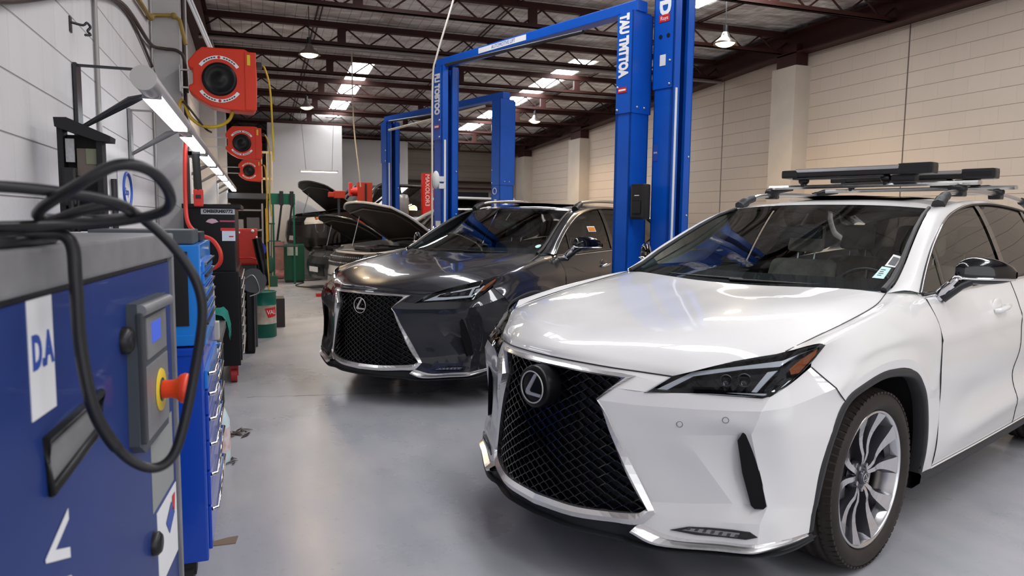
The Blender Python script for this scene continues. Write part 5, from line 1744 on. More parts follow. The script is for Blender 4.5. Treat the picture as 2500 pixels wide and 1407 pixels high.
M_lampclear = mat('clear_headlamp', (.75, .72, .68), .15, .3)
M_lampdark = mat('dark_headlamp', (.20, .20, .21), .12, .5)
M_amber2 = mat('amber_lens', (.75, .20, .03), .3)
M_liner = mat('bonnet_underside', (.035, .028, .022), .6)
M_liner2 = mat('bonnet_frame_paint', (.06, .045, .035), .4)
M_glassdk = glass('dark_car_glass', (.10, .12, .13), 1., 1.52)
M_cblack = mat('black_car_paint', (.006, .006, .007), .3, coat=.4)
M_cdark = mat('dark_brown_grey_paint', (.016, .013, .012), .38, coat=.4)
M_cwhite = mat('plain_white_paint', (.62, .61, .60), .3, coat=1.)
AZB = math.atan2(.3268, .9451)
rover = small_car('sport_utility_car', 'white sport utility with its bonnet raised and a studded black grille, behind the grey car', (1.25, 11.4), AZB, M_cwhite, L=4.4, W=1.90, H=1.62, hoodz=1.02, cowl=1.35, wstop=2.1, roofend=3.7, hood_open=R(36), nose='rover', wheel_r=.36, light='dark')
sedan = small_car('sedan_car', 'black sedan with its bonnet raised, between the white and the lifted utility cars', (1.12, 14.78), AZB, M_cblack, L=4.6, W=1.80, H=1.45, hoodz=.88, cowl=1.30, wstop=2.0, roofend=3.4, lift_=.0, hood_open=R(34), nose='sedan', wheel_r=.32, light='dark')
suv = small_car('sport_utility_car', 'dark brown sport utility lifted off the floor with its bonnet raised, by the white wall', (.80, 17.3), AZB, M_cdark, L=4.0, W=1.80, H=1.70, hoodz=1.0, cowl=1.25, wstop=1.85, roofend=3.4, lift_=.55, hood_open=R(42), nose='suv', wheel_r=.34)
wsuv = small_car('parked_car', 'white car parked beyond the lift posts, seen through the white crossover windscreen', (6.72, 9.7), R(90), M_cwhite, L=4.4, W=1.80, H=1.50, hoodz=.95, nose='sedan', wheel_r=.33)
dsuv = small_car('parked_car', 'dark car half hidden behind the tall blue lift post', (7.0, 7.2), R(58), M_cdark, L=4.4, W=1.75, H=1.75, hoodz=1.05, cowl=1.2, wstop=1.8, roofend=4.0, nose='suv', wheel_r=.36) if 0 else None
# ================================================================ left side of the workshop
# ---- blue service machine in the foreground
MD = Vector((.0906, .9959, 0)); MN = Vector((.9959, -.0906, 0))
M_mblue = mat('machine_blue_paint', (.008, .035, .20), .42, noise=.15, nscale=3, coat=.15)
M_mgrey = mat('brushed_grey_panel', (.33, .33, .34), .42, .35, noise=.3, nscale=6)
M_mpanel = mat('control_panel_grey', (.07, .08, .09), .5)
M_estop = mat('red_mushroom_plastic', (.80, .06, .02), .35)
M_yel = mat('yellow_plate', (.75, .55, .03), .45)
# local axes: x = distance back from the far corner, y = out of the face, z up
MM = Matrix(((-MD.x, MN.x, 0, -.235), (-MD.y, MN.y, 0, 2.25), (0, 0, 1, 0), (0, 0, 0, 1)))
mach = empty('service_machine', (0, 0, 0), 0, 'blue service machine with a red mushroom button and grey top in the left foreground', 'machine')
mach.matrix_world = MM
ML = 1.62
MB().box((.012, -.46, .10), (ML, 0, 1.325), ch=.006).build('cabinet_body', M_mblue, mach)
MB().box((0, -.47, 1.337), (ML + .01, .012, 1.404), ch=.006).build('top_panel', M_mgrey, mach)
MB().box((.01, -.45, 1.325), (ML - .01, -.004, 1.337)).build('top_gap', M_black, mach)
MB().box((-.006, -.02, .09), (.012, .010, 1.338), ch=.003).build('corner_strip', M_mgrey, mach)
MB().box((.05, -.42, 0.02), (ML - .05, -.05, .10)).build('plinth', M_black, mach)
MB().box((.912, 0, 1.14), (1.012, .0012, 1.325)).build('white_strip', M_label, mach)
def mtext(nm, s, size, x, z, m, par=mach, rot=0, e=.0016, sx=1.):
    M_ = Matrix(((-1, 0, 0, x), (0, 0, 1, e), (0, 1, 0, z), (0, 0, 0, 1))) @ Matrix.Rotation(rot, 4, 'Z')
    return text(nm, s, size, m, par, M_, .0005, sx, .003)
mtext('strip_lettering', 'D.A', .072, .960, 1.240, M_blulab, sx=.72)
mtext('side_lettering', 'VAL', .145, .945, .835, M_label, rot=R(-90), sx=.9, e=.0018)
# recessed grip
b = MB()
b.add([(.690, .001, 1.108), (.974, .001, 1.098), (.962, .001, 1.012), (.700, .001, 1.042)], [(0, 1, 2, 3)])
hd = b.build('grip_plate', M_mgrey, mach)
MB().tube([(.690, .004, 1.108), (.974, .004, 1.098), (.962, .004, 1.012), (.700, .004, 1.042)], .009, 8, closed=True, caps=False).build('grip_rim', M_black, mach)
# control panel, a raised dark frame with a display
b = MB()
pts = [(.178, 1.250), (.470, 1.256), (.492, .940), (.345, .902), (.200, .915)]
b.prism([(p[0], p[1]) for p in [(.175, 1.252), (.472, 1.256), (.490, .935), (.44, .905), (.190, .905)]], 0, .022, Matrix(((1, 0, 0, 0), (0, 0, 1, 0), (0, 1, 0, 0), (0, 0, 0, 1))))
cp_ = b.build('control_panel', M_mpanel, mach)
MB().tube([(.180, .028, 1.235), (.47, .028, 1.240)], .014, 10).build('panel_top_roll', M_mgrey, cp_)
MB().box((.455, .02, .935), (.478, .034, 1.235), ch=.004).build('panel_edge', M_dkgrey, cp_)
MB().box((.20, .020, 1.115), (.40, .026, 1.215), ch=.002).build('display_frame', M_mgrey, cp_)
MB().box((.27, .025, 1.148), (.36, .0275, 1.198)).build('display', mat('blue_display', (.05, .08, .45), .3, emit=(.1, .2, .9), es=.4), cp_)
MB().box((.19, .020, .925), (.44, .025, 1.10), ch=.002).build('button_plate', M_mgrey, cp_)
Md = frame((.285, .026, 1.018), (1, 0, 0), (0, 0, -1))
MB().lathe([(0, .003), (.052, .003), (.054, 0)], 32, Md).build('warning_ring', M_yel, cp_)
MB().lathe([(0, .004), (.030, .004), (.030, .0)], 24, Md).build('button_collar', M_black, cp_)
MB().lathe([(.023, 0), (.023, .028), (.027, .038), (.036, .046), (.039, .056), (.036, .066), (.024, .072), (0, .074)], 32, Md).build('mushroom_button', M_estop, cp_)
for (x_, z_) in ((.505, 1.180), (.305, .625)):
    Mk = frame((x_, .0, z_), (1, 0, 0), (0, 0, -1))
    MB().lathe([(.030, 0), (.030, .012), (.022, .020), (.012, .022), (0, .021)], 28, Mk).build('round_knob', M_black, mach)
MB().box((.05, 0, .70), (.30, .0012, .90)).build('grey_instruction_label', mat('grey_label', (.30, .31, .30), .5), mach)
ppr = MB().box((.025, 0, .48), (.262, .0015, .685)).build('paper_notice', M_label, mach)
MB().add([(.10, .003, .655), (.17, .003, .62), (.13, .003, .575), (.06, .003, .61)], [(0, 1, 2, 3)]).build('notice_logo', M_blulab, ppr)
MB().add([(.05, .003, .665), (.085, .003, .665), (.09, .003, .625), (.06, .003, .615)], [(0, 1, 2, 3)]).build('notice_logo', M_redlab, ppr)

# ---- black cable piled on the machine and looping down its face
def cable(pts, r, label, m=M_cable, name='cable', n=10, group=None, seg=14):
    o = MB().tube(hang(pts, seg), r, n).build(name, m)
    return tag(o, label, 'cable', group)
cable([(-.62, .93, 1.452), (-.45, 1.05, 1.482), (-.34, 1.17, 1.492), (-.235, 1.22, 1.482), (-.19, 1.26, 1.466), (-.21, 1.38, 1.452), (-.27, 1.46, 1.446), (-.33, 1.38, 1.448), (-.30, 1.24, 1.462), (-.24, 1.16, 1.492), (-.185, 1.15, 1.524), (-.145, 1.17, 1.520), (-.125, 1.22, 1.490), (-.14, 1.28, 1.462), (-.21, 1.30, 1.444), (-.30, 1.28, 1.438), (-.40, 1.15, 1.434), (-.52, .95, 1.430)], .0085, 'black cable coiled in a ring on top of the blue machine')
cable([(-.62, .85, 1.4135), (-.45, .98, 1.4135), (-.36, 1.15, 1.4135), (-.335, 1.30, 1.4135), (-.33, 1.42, 1.4135), (-.36, 1.50, 1.4135), (-.42, 1.40, 1.4135), (-.55, 1.15, 1.4135)], .0095, 'thick black cable lying flat along the top of the blue machine')
cable([(-.39, 1.28, 1.418), (-.31, 1.30, 1.425), (-.277, 1.30, 1.412), (-.270, 1.29, 1.35), (-.268, 1.29, 1.25), (-.255, 1.29, 1.15), (-.235, 1.30, 1.09), (-.205, 1.31, 1.045), (-.172, 1.32, 1.026), (-.145, 1.33, 1.04), (-.127, 1.34, 1.09), (-.108, 1.35, 1.18), (-.092, 1.35, 1.28), (-.100, 1.35, 1.34), (-.130, 1.35, 1.395), (-.17, 1.35, 1.44), (-.21, 1.34, 1.468), (-.26, 1.33, 1.462), (-.32, 1.33, 1.44), (-.4, 1.3, 1.418)], [.0100] * 90 + [.0085] * 177, 'black cable hanging in a long loop down the face of the blue machine')

# ---- tool chest on the roller cabinet
M_cblue = mat('bright_blue_enamel', (.012, .22, .72), .3, coat=.4)
M_rblue = mat('deep_blue_enamel', (.004, .06, .48), .3, coat=.4)
chest = empty('tool_chest', (-.20, 2.92, .985), 0, 'bright blue tool chest with black side panel on top of the roller cabinet', 'tool chest')
MB().box((-.34, 0, 0), (0, .60, .36), ch=.006).build('chest_body', M_cblue, chest)
MB().box((-.30, -.004, .055), (-.045, 0, .335)).build('side_panel', M_black, chest)
MB().box((-.34, -.006, -.02), (.012, .61, .022), ch=.004).build('chest_lip', M_cblue, chest)
for k_ in range(6):
    z_ = .025 + k_ * .046
    d = MB().box((0, .03, z_), (.010, .58, z_ + .038), ch=.002).build('drawer', M_cblue, chest)
    MB().box((.010, .03, z_ + .028), (.020, .58, z_ + .036)).build('drawer_pull', M_chrome if k_ % 2 else M_black, d)
MB().cyl((0, .30, .335), (.012, .30, .335), .010, 12).build('lock', M_steel, chest)
gb = MB().box((-.57, 2.93, 1.347), (-.225, 3.20, 1.40), ch=.006).build('storage_box', M_mpanel)
tag(gb, 'dark grey box lying on the bright blue tool chest', 'box')
ob = MB().box((-.40, 3.25, 1.347), (-.22, 3.50, 1.385), ch=.006).build('organiser_tray', mat('black_tray', (.02, .02, .025), .5))
tag(ob, 'low black tray at the far end of the bright blue chest', 'tray')
rol = empty('roller_cabinet', (-.20, 2.90, 0), 0, 'deep blue roller tool cabinet with chrome drawer pulls', 'tool cabinet')
MB().box((-.55, 0, .12), (0, .78, .95), ch=.008).build('cabinet_body', M_rblue, rol)
MB().box((-.55, -.006, .93), (.004, .785, .958), ch=.004).build('cabinet_rim', M_rblue, rol)
zz = [.15, .33, .47, .59, .69, .79, .87]
for k_ in range(6):
    d = MB().box((0, .04, zz[k_]), (.012, .74, zz[k_ + 1] - .008), ch=.003).build('drawer', M_rblue if k_ < 5 else M_cblue, rol)
    MB().tube([(.014, .05, zz[k_ + 1] - .022), (.034, .06, zz[k_ + 1] - .022), (.034, .72, zz[k_ + 1] - .022), (.014, .73, zz[k_ + 1] - .022)], .008, 8).build('drawer_pull', M_chrome, d)
for (x_, y_) in ((-.08, .08), (-.08, .70), (-.48, .08), (-.48, .70)):
    MB().cyl((x_ - .02, y_, .045), (x_ + .02, y_, .045), .045, 20).box((x_ - .03, y_ - .03, .05), (x_ + .03, y_ + .03, .12)).build('caster', M_rubber, rol)

# ---- bench with things on it
M_bench = mat('worn_bench_top', (.12, .12, .125), .35, .3, noise=.4, nscale=5)
bench = empty('work_bench', (-.18, 3.78, 0), 0, 'dark topped work bench between the blue roller cabinet and the tall black cabinet', 'work bench')
MB().box((-.58, 0, .80), (0, 1.0, .84), ch=.004).build('bench_top', M_bench, bench)
for (x_, y_) in ((-.05, .04), (-.05, .94), (-.54, .04), (-.54, .94)):
    MB().box((x_ - .02, y_ - .02, 0), (x_ + .02, y_ + .02, .80)).build('leg', M_dkgrey, bench)
MB().box((-.055, .03, .40), (-.045, .75, .78)).build('poster_panel', M_label, bench)
b = MB()
for k_ in range(9):
    z_ = .45 + .035 * k_
    b.box((-.0445, .10 + .03 * (k_ % 3), z_), (-.0435, .30 + .05 * (k_ % 4), z_ + .012))
b.build('poster_print', mat('poster_ink', (.15, .1, .1), .6), bench)
MB().box((-.56, .02, .18), (-.02, .96, .21)).build('lower_shelf', M_dkgrey, bench)
M_beige = mat('beige_plastic', (.50, .46, .40), .5)
b = MB(); b.prism([(0, 0), (.13, 0), (.11, .22), (.07, .27), (.02, .27), (.0, .2)], 0, .06, Matrix(((0, 0, 1, -.27), (1, 0, 0, 3.86), (0, 1, 0, .84), (0, 0, 0, 1))))
tag(b.build('tool_stand', M_beige), 'beige angular stand at the near end of the dark bench', 'stand')
tag(MB().box((-.26, 3.90, .8395), (-.20, 3.97, .92), ch=.004).build('carton', mat('cream_carton', (.55, .52, .46), .6)) if 0 else MB().box((-.185 - .07, 3.79, .84), (-.185, 3.855, .93), ch=.004).build('carton', mat('cream_carton', (.55, .52, .46), .6)), 'small cream carton on the near front corner of the dark bench', 'carton')
M_cloth = mat('green_cloth', (.0, .17, .13), .8, noise=.3, nscale=10)
rows = []
for i in range(12):
    u = i / 11
    rows.append([Vector((-.42 + .26 * v if v < 1 else -.16, 4.50 + .22 * u, (.885 if v < 1 else .885) + .02 * math.sin(9 * u + 5 * v) - (0 if v < .9 else (v - .9) * .9))) for v in [j / 11 * 1.03 for j in range(12)]])
b = MB(); b.grid(rows); b.grid([[p + Vector((0, 0, -.03)) for p in r_] for r_ in rows])
tag(b.build('cloth', M_cloth), 'green cloth draped over the far front edge of the dark bench', 'cloth')
j = empty('water_jug', (-.262, 4.45, 0), 0, 'translucent pale jug with a red label standing on the floor under the bench edge', 'jug')
MB().lathe([(0, 0), (.085, 0), (.09, .02), (.09, .26), (.06, .34), (.03, .37), (.03, .40), (0, .40)], 24).build('jug_body', mat('pale_plastic', (.62, .74, .78), .3), j)
MB().lathe([(.0915, .08), (.0915, .22)], 24).build('jug_label', mat('red_white_label', (.60, .25, .22), .5, noise=.6, nscale=18, dark=(.75, .75, .75)), j)
MB().cyl((0, 0, .40), (0, 0, .42), .032, 16).build('jug_cap', M_blulab, j)

# ---- tall black tool cabinet
M_cab = mat('gloss_black_enamel', (.004, .004, .005), .28, spec=.3)
cab = empty('tall_tool_cabinet', (-.15, 6.55, 0), 0, 'tall black tool cabinet with stickers on its side', 'tool cabinet')
MB().box((-.42, 0, .16), (0, 1.35, .98), ch=.01).build('lower_cabinet', M_cab, cab)
MB().box((-.42, 0, .98), (-.02, 1.30, 1.52), ch=.01).build('upper_hutch', M_cab, cab)
MB().box((-.43, -.01, 1.51), (0.03, 1.31, 1.55), ch=.008).build('hutch_roof', M_cab, cab)
for k_ in range(9):
    z_ = .20 + k_ * .082
    d = MB().box((0, .04, z_), (.012, 1.30, z_ + .074), ch=.002).build('drawer', M_cab, cab)
    MB().tube([(.022, .10, z_ + .055), (.022, 1.24, z_ + .055)], .008, 8).build('drawer_pull', M_steel, d)
for (x_, y_) in ((-.06, .10), (-.06, 1.2), (-.36, .10), (-.36, 1.2)):
    MB().cyl((x_ - .025, y_, .065), (x_ + .025, y_, .065), .065, 20).box((x_ - .035, y_ - .03, .06), (x_ + .035, y_ + .03, .16)).build('caster', mat('red_wheel', (.35, .02, .02), .4), cab)
def ftext(nm, s, size, x, z, m, par, y=-.0015, sx=1.):
    return text(nm, s, size, m, par, Matrix(((1, 0, 0, x), (0, 0, -1, y), (0, 1, 0, z), (0, 0, 0, 1))), .0004, sx, .002)
b = MB(); b.box((-.285, -.003, 1.463), (-.02, -.0005, 1.513), ch=.0010)
st = b.build('sticker', mat('silver_sticker', (.45, .47, .52), .4), cab)
ftext('sticker_lettering', 'OMBERMI0772', .037, -.152, 1.488, M_black, cab, -.0035, 1.0)
b = MB(); b.prism([(-.25, 1.40), (-.20, 1.385), (-.15, 1.40), (-.17, 1.42), (-.2, 1.428), (-.23, 1.42)], 0, .002, Matrix(((1, 0, 0, 0), (0, 0, -1, -.0005), (0, 1, 0, 0), (0, 0, 0, 1)))); b.build('shield_sticker', mat('pinkish_sticker', (.55, .35, .45), .5), cab)
MB().box((-.14, -.003, 1.400), (-.02, -.0005, 1.414)).build('thin_sticker', mat('magenta_sticker', (.45, .05, .12), .5), cab)
s2 = MB().box((-.125, -.003, 1.24), (-.02, -.0005, 1.345)).build('notice_sticker', mat('white_blue_sticker', (.60, .68, .80), .5), cab)
MB().box((-.135, -.0045, 1.325), (-.02, -.0025, 1.350)).build('red_header', M_redlab, s2)
MB().box((-.07, -.0045, 1.272), (-.035, -.0025, 1.283)).build('red_mark', M_redlab, s2)

# ---- red air line, dark tube and red nozzle beside the black cabinet
tag(MB().tube(hang([(-.50, 6.3, 2.10), (-.515, 6.25, 1.95), (-.52, 6.2, 1.6), (-.50, 6.1, 1.40), (-.42, 6.0, 1.31), (-.32, 5.9, 1.27), (-.262, 5.85, 1.18), (-.27, 5.85, 1.09), (-.35, 5.9, 1.04), (-.45, 5.95, 1.03)], 8), .016, 10).build('air_hose', M_redhose), 'red air hose hanging on the pier and curling in front of the black cabinet', 'hose')
t = empty('hanging_gun', (-.44, 6.42, 1.58), 0, 'black tube ending in a red handle above the tall black cabinet', 'hose gun')
MB().cyl((0, 0, .07), (-.012, .0, .37), .030, 14).build('gun_tube', M_rubber, t)
MB().box((-.036, -.03, -.055), (.036, .03, .085), ch=.012).build('gun_handle', M_redhose, t)
MB().box((-.07, .0, .36), (.02, .03, .39)).box((-.07, .0, .36), (-.04, .50, .39)).build('hanger_arm', M_darkmetal, t)
MB().box((-.02, -.034, .01), (.02, -.028, .04)).build('gun_grille', M_black, t)

# ---- tubular strip lights along the wall
M_lens2 = mat('strip_lens', (1, 1, 1), .4, emit=(.88, .94, 1.), es=7.)
M_tubeb = mat('grey_tube_body', (.42, .41, .42), .35, .2)
pos = ['nearest the camera', 'second from the camera', 'third from the camera', 'fourth from the camera', 'fifth from the camera', 'sixth from the camera', 'seventh from the camera', 'furthest from the camera']
for k_ in range(8):
    y0 = 3.63 + k_ * 1.78
    t = empty('tube_light', (-.46, y0, 2.062), 0, 'tubular strip light along the left wall, %s' % pos[k_], 'strip light', 'strip lights along the left wall')
    MB().cyl((0, 0, 0), (0, 1.77, 0), .052, 28).build('light_tube', M_tubeb, t)
    MB().box((-.040, .27, -.056), (.040, 1.66, -.030)).build('light_lens', M_lens2, t)
    b = MB(); b.box((-.043, .262, -.054), (.043, .27, -.028)); b.box((-.043, 1.66, -.054), (.043, 1.668, -.028))
    b.box((-.030, 1.60, -.0575), (-.012, 1.615, -.056)); b.box((.018, 1.60, -.0575), (.034, 1.615, -.056))
    b.build('lens_end', M_mgrey, t)
    MB().cyl((0, -.006, 0), (0, .03, 0), .0545, 32).build('end_cap', mat('pale_end_cap', (.50, .48, .47), .4), t)
    ya = .30 if k_ == 0 else .05
    b = MB()
    b.tube([(-.02, ya, -.03), (-.10, ya + .02, -.06), (-.325, ya + .05, -.20)], [.008, .022, .010], 4)
    b.box((-.335, ya, -.24), (-.32, ya + .10, .10))
    b.box((-.335, ya + .02, .085), (0, ya + .035, .097))
    b.build('wall_bracket', M_mgrey if k_ else M_darkmetal, t)

# ---- hose reels
M_reel = mat('red_reel_plastic', (.68, .035, .008), .40)
M_hub = mat('reel_hub_black', (.006, .006, .007), .38, spec=.3)
def hose_reel(loc, s, label, wx):
    t = empty('hose_reel', loc, 0, label, 'hose reel', 'red wall mounted hose reels')
    # outline in the x z plane, the round side plate looks towards -y
    o = [(-.235, -.165), (-.22, -.155), (-.20, -.14)]
    out = [(-.27, .135), (-.215, .205), (-.16, .255), (.17, .262), (.235, .225), (.262, .17), (.268, .0), (.262, -.20), (.235, -.255), (.02, -.245), (-.10, -.225), (-.20, -.17), (-.268, -.105), (-.268, -.06), (-.235, -.05), (-.235, .075), (-.268, .085)]
    out = [(x * s, z * s) for x, z in out]
    bm = bmesh.new()
    vs = [bm.verts.new((x, -.11 * s, z)) for x, z in out]
    f_ = bm.faces.new(vs)
    r = bmesh.ops.extrude_face_region(bm, geom=[f_])
    for g in r['geom']:
        if isinstance(g, bmesh.types.BMVert): g.co.y += .24 * s
    bmesh.ops.recalc_face_normals(bm, faces=bm.faces)
    bmesh.ops.bevel(bm, geom=bm.edges[:], offset=.012 * s, segments=2, profile=.6, affect='EDGES')
    b = MB(); b.bm(bm)
    # raised front rim plate
    b.box((.17 * s, -.118 * s, -.24 * s), (.262 * s, -.10 * s, .24 * s), ch=.006 * s)
    b.build('reel_housing', M_reel, t)
    Mf = Matrix(((1, 0, 0, -.03 * s), (0, 0, -1, -.112 * s), (0, 1, 0, 0), (0, 0, 0, 1)))
    MB().lathe([(0, .014 * s), (.04 * s, .014 * s), (.045 * s, .010 * s), (.10 * s, .010 * s), (.108 * s, .018 * s), (.130 * s, .016 * s), (.138 * s, 0)], 40, Mf).build('reel_hub', M_hub, t)
    for (a0, a1) in ((35, 145), (-145, -35)):
        b = MB(); ra, rb = .165 * s, .192 * s
        n = 20
        vs = []
        for i in range(n + 1):
            a = R(a0 + (a1 - a0) * i / n)
            vs += [Mf @ Vector((ra * math.cos(a), ra * math.sin(a), .0015)), Mf @ Vector((rb * math.cos(a), rb * math.sin(a), .0015))]
        b.add(vs, [(2 * i, 2 * i + 1, 2 * i + 3, 2 * i + 2) for i in range(n)])
        lb = b.build('curved_label', M_label, t)
        b = MB(); ra, rb = .173 * s, .184 * s
        for (p0, p1) in ((.10, .42), (.58, .90)):
            vs = []
            for i in range(n + 1):
                a = R(a0 + (a1 - a0) * (p0 + (p1 - p0) * i / n))
                vs += [Mf @ Vector((ra * math.cos(a), ra * math.sin(a), .0025)), Mf @ Vector((rb * math.cos(a), rb * math.sin(a), .0025))]
            b.add(vs, [(2 * i, 2 * i + 1, 2 * i + 3, 2 * i + 2) for i in range(0, n, 1) if i % 4 != 3])
        b.build('label_print', M_dkgrey, lb)
        MB().lathe([(0, .004), (.011 * s, .004), (.012 * s, .002)], 20, Mf @ Matrix.Translation((0, (.178 if a0 > 0 else -.178) * s, 0))).build('label_emblem', M_redlab, lb)
    MB().box((.19 * s, -.121 * s, .13 * s), (.215 * s, -.112 * s, .215 * s)).build('yellow_tag', M_yel, t)
    MB().box((.262 * s, -.06 * s, .13 * s), (.31 * s, .03 * s, .175 * s), ch=.006 * s).build('hose_outlet', M_black, t)
    MB().box((.262 * s, -.05 * s, -.19 * s), (.285 * s, .03 * s, -.16 * s), ch=.004 * s).build('latch', M_black, t)
    b = MB()
    for z_ in (.085, -.06):
        b.box((wx - loc[0], .04, z_ * s - .006), (-.22 * s, .07, z_ * s + .006))
    b.box((wx - loc[0], .02, -.10 * s), (wx - loc[0] + .01, (.30 if wx > -.7 else .08), .12 * s))
    b.build('wall_arm', M_steel, t)
    return t
hose_reel((-.235, 6.72, 2.59), 1., 'large red hose reel on the left wall, closest to the camera', -.582)
hose_reel((-.125, 9.8, 2.36), .80, 'middle red hose reel, on the left wall behind the largest one', -.798)
hose_reel((-.08, 13.6, 2.24), .72, 'smallest and lowest of the three red hose reels on the left wall', -.798)
cable([(.075, 6.70, 2.742), (.10, 6.68, 2.71), (.135, 6.65, 2.55), (.150, 6.65, 2.2), (.152, 6.65, 1.93)], .0085, 'yellow hose dropping from the largest red reel', M_yellow, 'air_hose')
cable([(.125, 9.78, 2.48), (.16, 9.76, 2.40), (.18, 9.75, 2.2), (.17, 9.75, 1.7), (.19, 9.75, 1.45)], .009, 'yellow hose dropping from the middle red reel', M_yellow, 'air_hose')
cable([(.13, 13.58, 2.345), (.17, 13.6, 2.28), (.19, 13.65, 1.8), (.17, 13.7, 1.2), (.19, 13.75, .4), (.2, 13.8, .012), (.24, 14.2, .012)], .012, 'yellow hose trailing from the smallest red reel down beside the shelving', M_yellow, 'air_hose')
cable([(-.56, 6.72, 2.28), (-.585, 6.70, 2.34), (-.57, 6.70, 2.41), (-.54, 6.70, 2.37), (-.50, 6.70, 2.27), (-.40, 6.70, 2.205), (-.28, 6.70, 2.215), (-.20, 6.70, 2.27), (-.17, 6.70, 2.34)], .014, 'yellow hose swagged under the largest red reel', M_yellow, 'air_hose')
cable([(-.56, 6.68, 2.40), (-.52, 6.68, 2.36), (-.40, 6.70, 2.20), (-.35, 6.80, 2.17)], .009, 'thin dark hose crossing the yellow swag under the largest red reel', M_cable, 'air_hose')

# ---- pipes and cables on the left wall
M_gas = mat('yellow_gas_pipe', (.38, .26, .05), .5, noise=.3, nscale=4)
M_brcab = mat('brown_cable', (.05, .032, .025), .5)
M_condu = mat('steel_conduit', (.36, .34, .33), .4, .5)
b = MB(); b.tube([(-.77, 4.0, 2.97), (-.77, 6.0, 3.005), (-.77, 6.55, 3.03), (-.77, 6.86, 3.12), (-.62, 6.86, 3.135), (-.575, 6.86, 3.10), (-.545, 6.86, 2.95), (-.535, 6.86, 2.90)], .017, 10)
b.sphere((-.77, 6.60, 3.04), .03, 10).sphere((-.62, 6.86, 3.13), .028, 10)
tag(b.build('gas_pipe', M_gas), 'yellow gas pipe high on the left wall, stepping round the near pier', 'pipe')
cable([(-.772, 2.2, 2.0), (-.772, 2.9, 2.163), (-.772, 4.2, 2.55), (-.772, 5.3, 2.79), (-.772, 6.4, 2.815), (-.770, 6.80, 2.85), (-.70, 6.87, 2.855), (-.60, 6.87, 2.845), (-.55, 6.87, 2.77), (-.535, 6.87, 2.5)], .014, 'thick dark cable clipped along the left wall and round the pier', M_brcab)
cable([(-.785, 2.2, 2.03), (-.785, 3.2, 2.28), (-.785, 4.6, 2.66), (-.785, 5.6, 2.80), (-.785, 6.6, 2.70), (-.785, 6.85, 2.65)], .010, 'thin dark cable running just above the thick one on the left wall', M_brcab)
for k_, (y_, nm_) in enumerate(((4.46, 'nearest'), (6.75, 'second'), (8.5, 'furthest'))):
    tag(MB().cyl((-.785, y_, .02), (-.785, y_, 4.0), .012, 8).build('conduit', M_condu), '%s upright steel conduit on the left wall' % nm_, 'conduit')
tag(MB().cyl((-.56, 7.0, .02), (-.56, 7.0, 3.9), .016, 8).build('conduit', M_brcab), 'dark upright pipe on the front of the near pier', 'conduit')
tag(MB().cyl((-.51, 6.7, 3.28), (-.33, 6.72, 2.83), .013, 8).cyl((-.485, 6.7, 3.28), (-.31, 6.72, 2.83), .009, 8).build('support_rod', M_white), 'pair of slanting white rods above the largest red reel', 'rod')
hk = MB(); hk.box((-.80, 3.92, 2.30), (-.794, 3.96, 2.37)); hk.tube(hang([(-.795, 3.94, 2.345), (-.75, 3.96, 2.34), (-.735, 3.97, 2.355), (-.725, 3.99, 2.34), (-.735, 3.98, 2.32), (-.725, 3.99, 2.305), (-.745, 3.97, 2.298)], 4), .006, 6)
tag(hk.build('wall_hook', M_darkmetal), 'small dark metal hook high on the near left wall', 'hook')
cable([(-.78, 6.7, 1.62), (-.62, 6.85, 1.52), (-.55, 6.5, 1.44), (-.52, 6.3, 1.40)], .003, 'thin grey wire sagging across the near pier', M_condu)

# ---- dark display stand and sign against the left wall
M_standb = mat('matt_black', (.008, .008, .009), .6)
t = empty('display_stand', (-.625, 3.25, 1.385), 0, 'tall black display frame leaning above the machine against the left wall', 'display stand')
b = MB()
b.box((-.09, -.03, 0), (-.07, .05, .41)).box((.042, -.03, 0), (.062, .05, .36)).box((-.09, .04, 0), (.06, .05, .38))
b.build('stand_frame', M_standb, t)
b = MB(); b.prism([(-.093, .435), (-.05, .437), (.098, .372), (.096, .352), (.05, .352), (-.09, .400)], -.05, .06, Matrix(((1, 0, 0, 0), (0, 0, -1, 0), (0, 1, 0, 0), (0, 0, 0, 1)))); b.build('stand_hood', M_standb, t)
MB().box((-.03, -.005, .22), (.035, .0, .325)).build('screen', mat('dull_screen', (.16, .13, .11), .15), t)
MB().box((-.065, -.02, .27), (-.035, -.01, .36)).build('plastic_bag', mat('crinkled_plastic', (.45, .45, .46), .15, bump=1., bscale=30), t)
MB().box((-.08, -.035, .10), (-.03, .0, .25), ch=.01).cyl((-.05, -.03, .0), (-.05, -.03, .12), .012, 8).cyl((-.03, -.03, .0), (-.025, -.03, .20), .007, 8).build('handset', M_black, t)
MB().box((.002, -.01, .265), (.038, -.006, .325)).build('screen_patch', mat('greenish_patch', (.22, .24, .15), .3), t)  # small greenish rectangle in front of the upper right of the screen
tag(MB().box((-.79, 3.0, 1.404), (-.42, 3.7, 1.42)).box((-.79, 3.0, 1.1), (-.77, 3.7, 1.404)).build('wall_shelf', M_dkgrey), 'thin dark shelf behind the machine carrying the display frame', 'shelf') if 0 else None
sg = MB().box((-.797, 5.0, 1.42), (-.787, 5.52, 1.75)).build('wall_sign', M_label)
tag(sg, 'white wall sign with a blue oval ring on the left wall', 'sign')
MB().tube([Vector((-.784, 5.26 + .15 * math.cos(a), 1.61 + .11 * math.sin(a))) for a in [2 * math.pi * k_ / 30 for k_ in range(30)]], .011, 6, closed=True, caps=False).build('blue_ring', M_blulab, sg)
text('sign_lettering', 'Stop', .07, M_blulab, sg, Matrix(((0, 0, 1, -.785), (1, 0, 0, 5.26), (0, 1, 0, 1.60), (0, 0, 0, 1))), .0005)
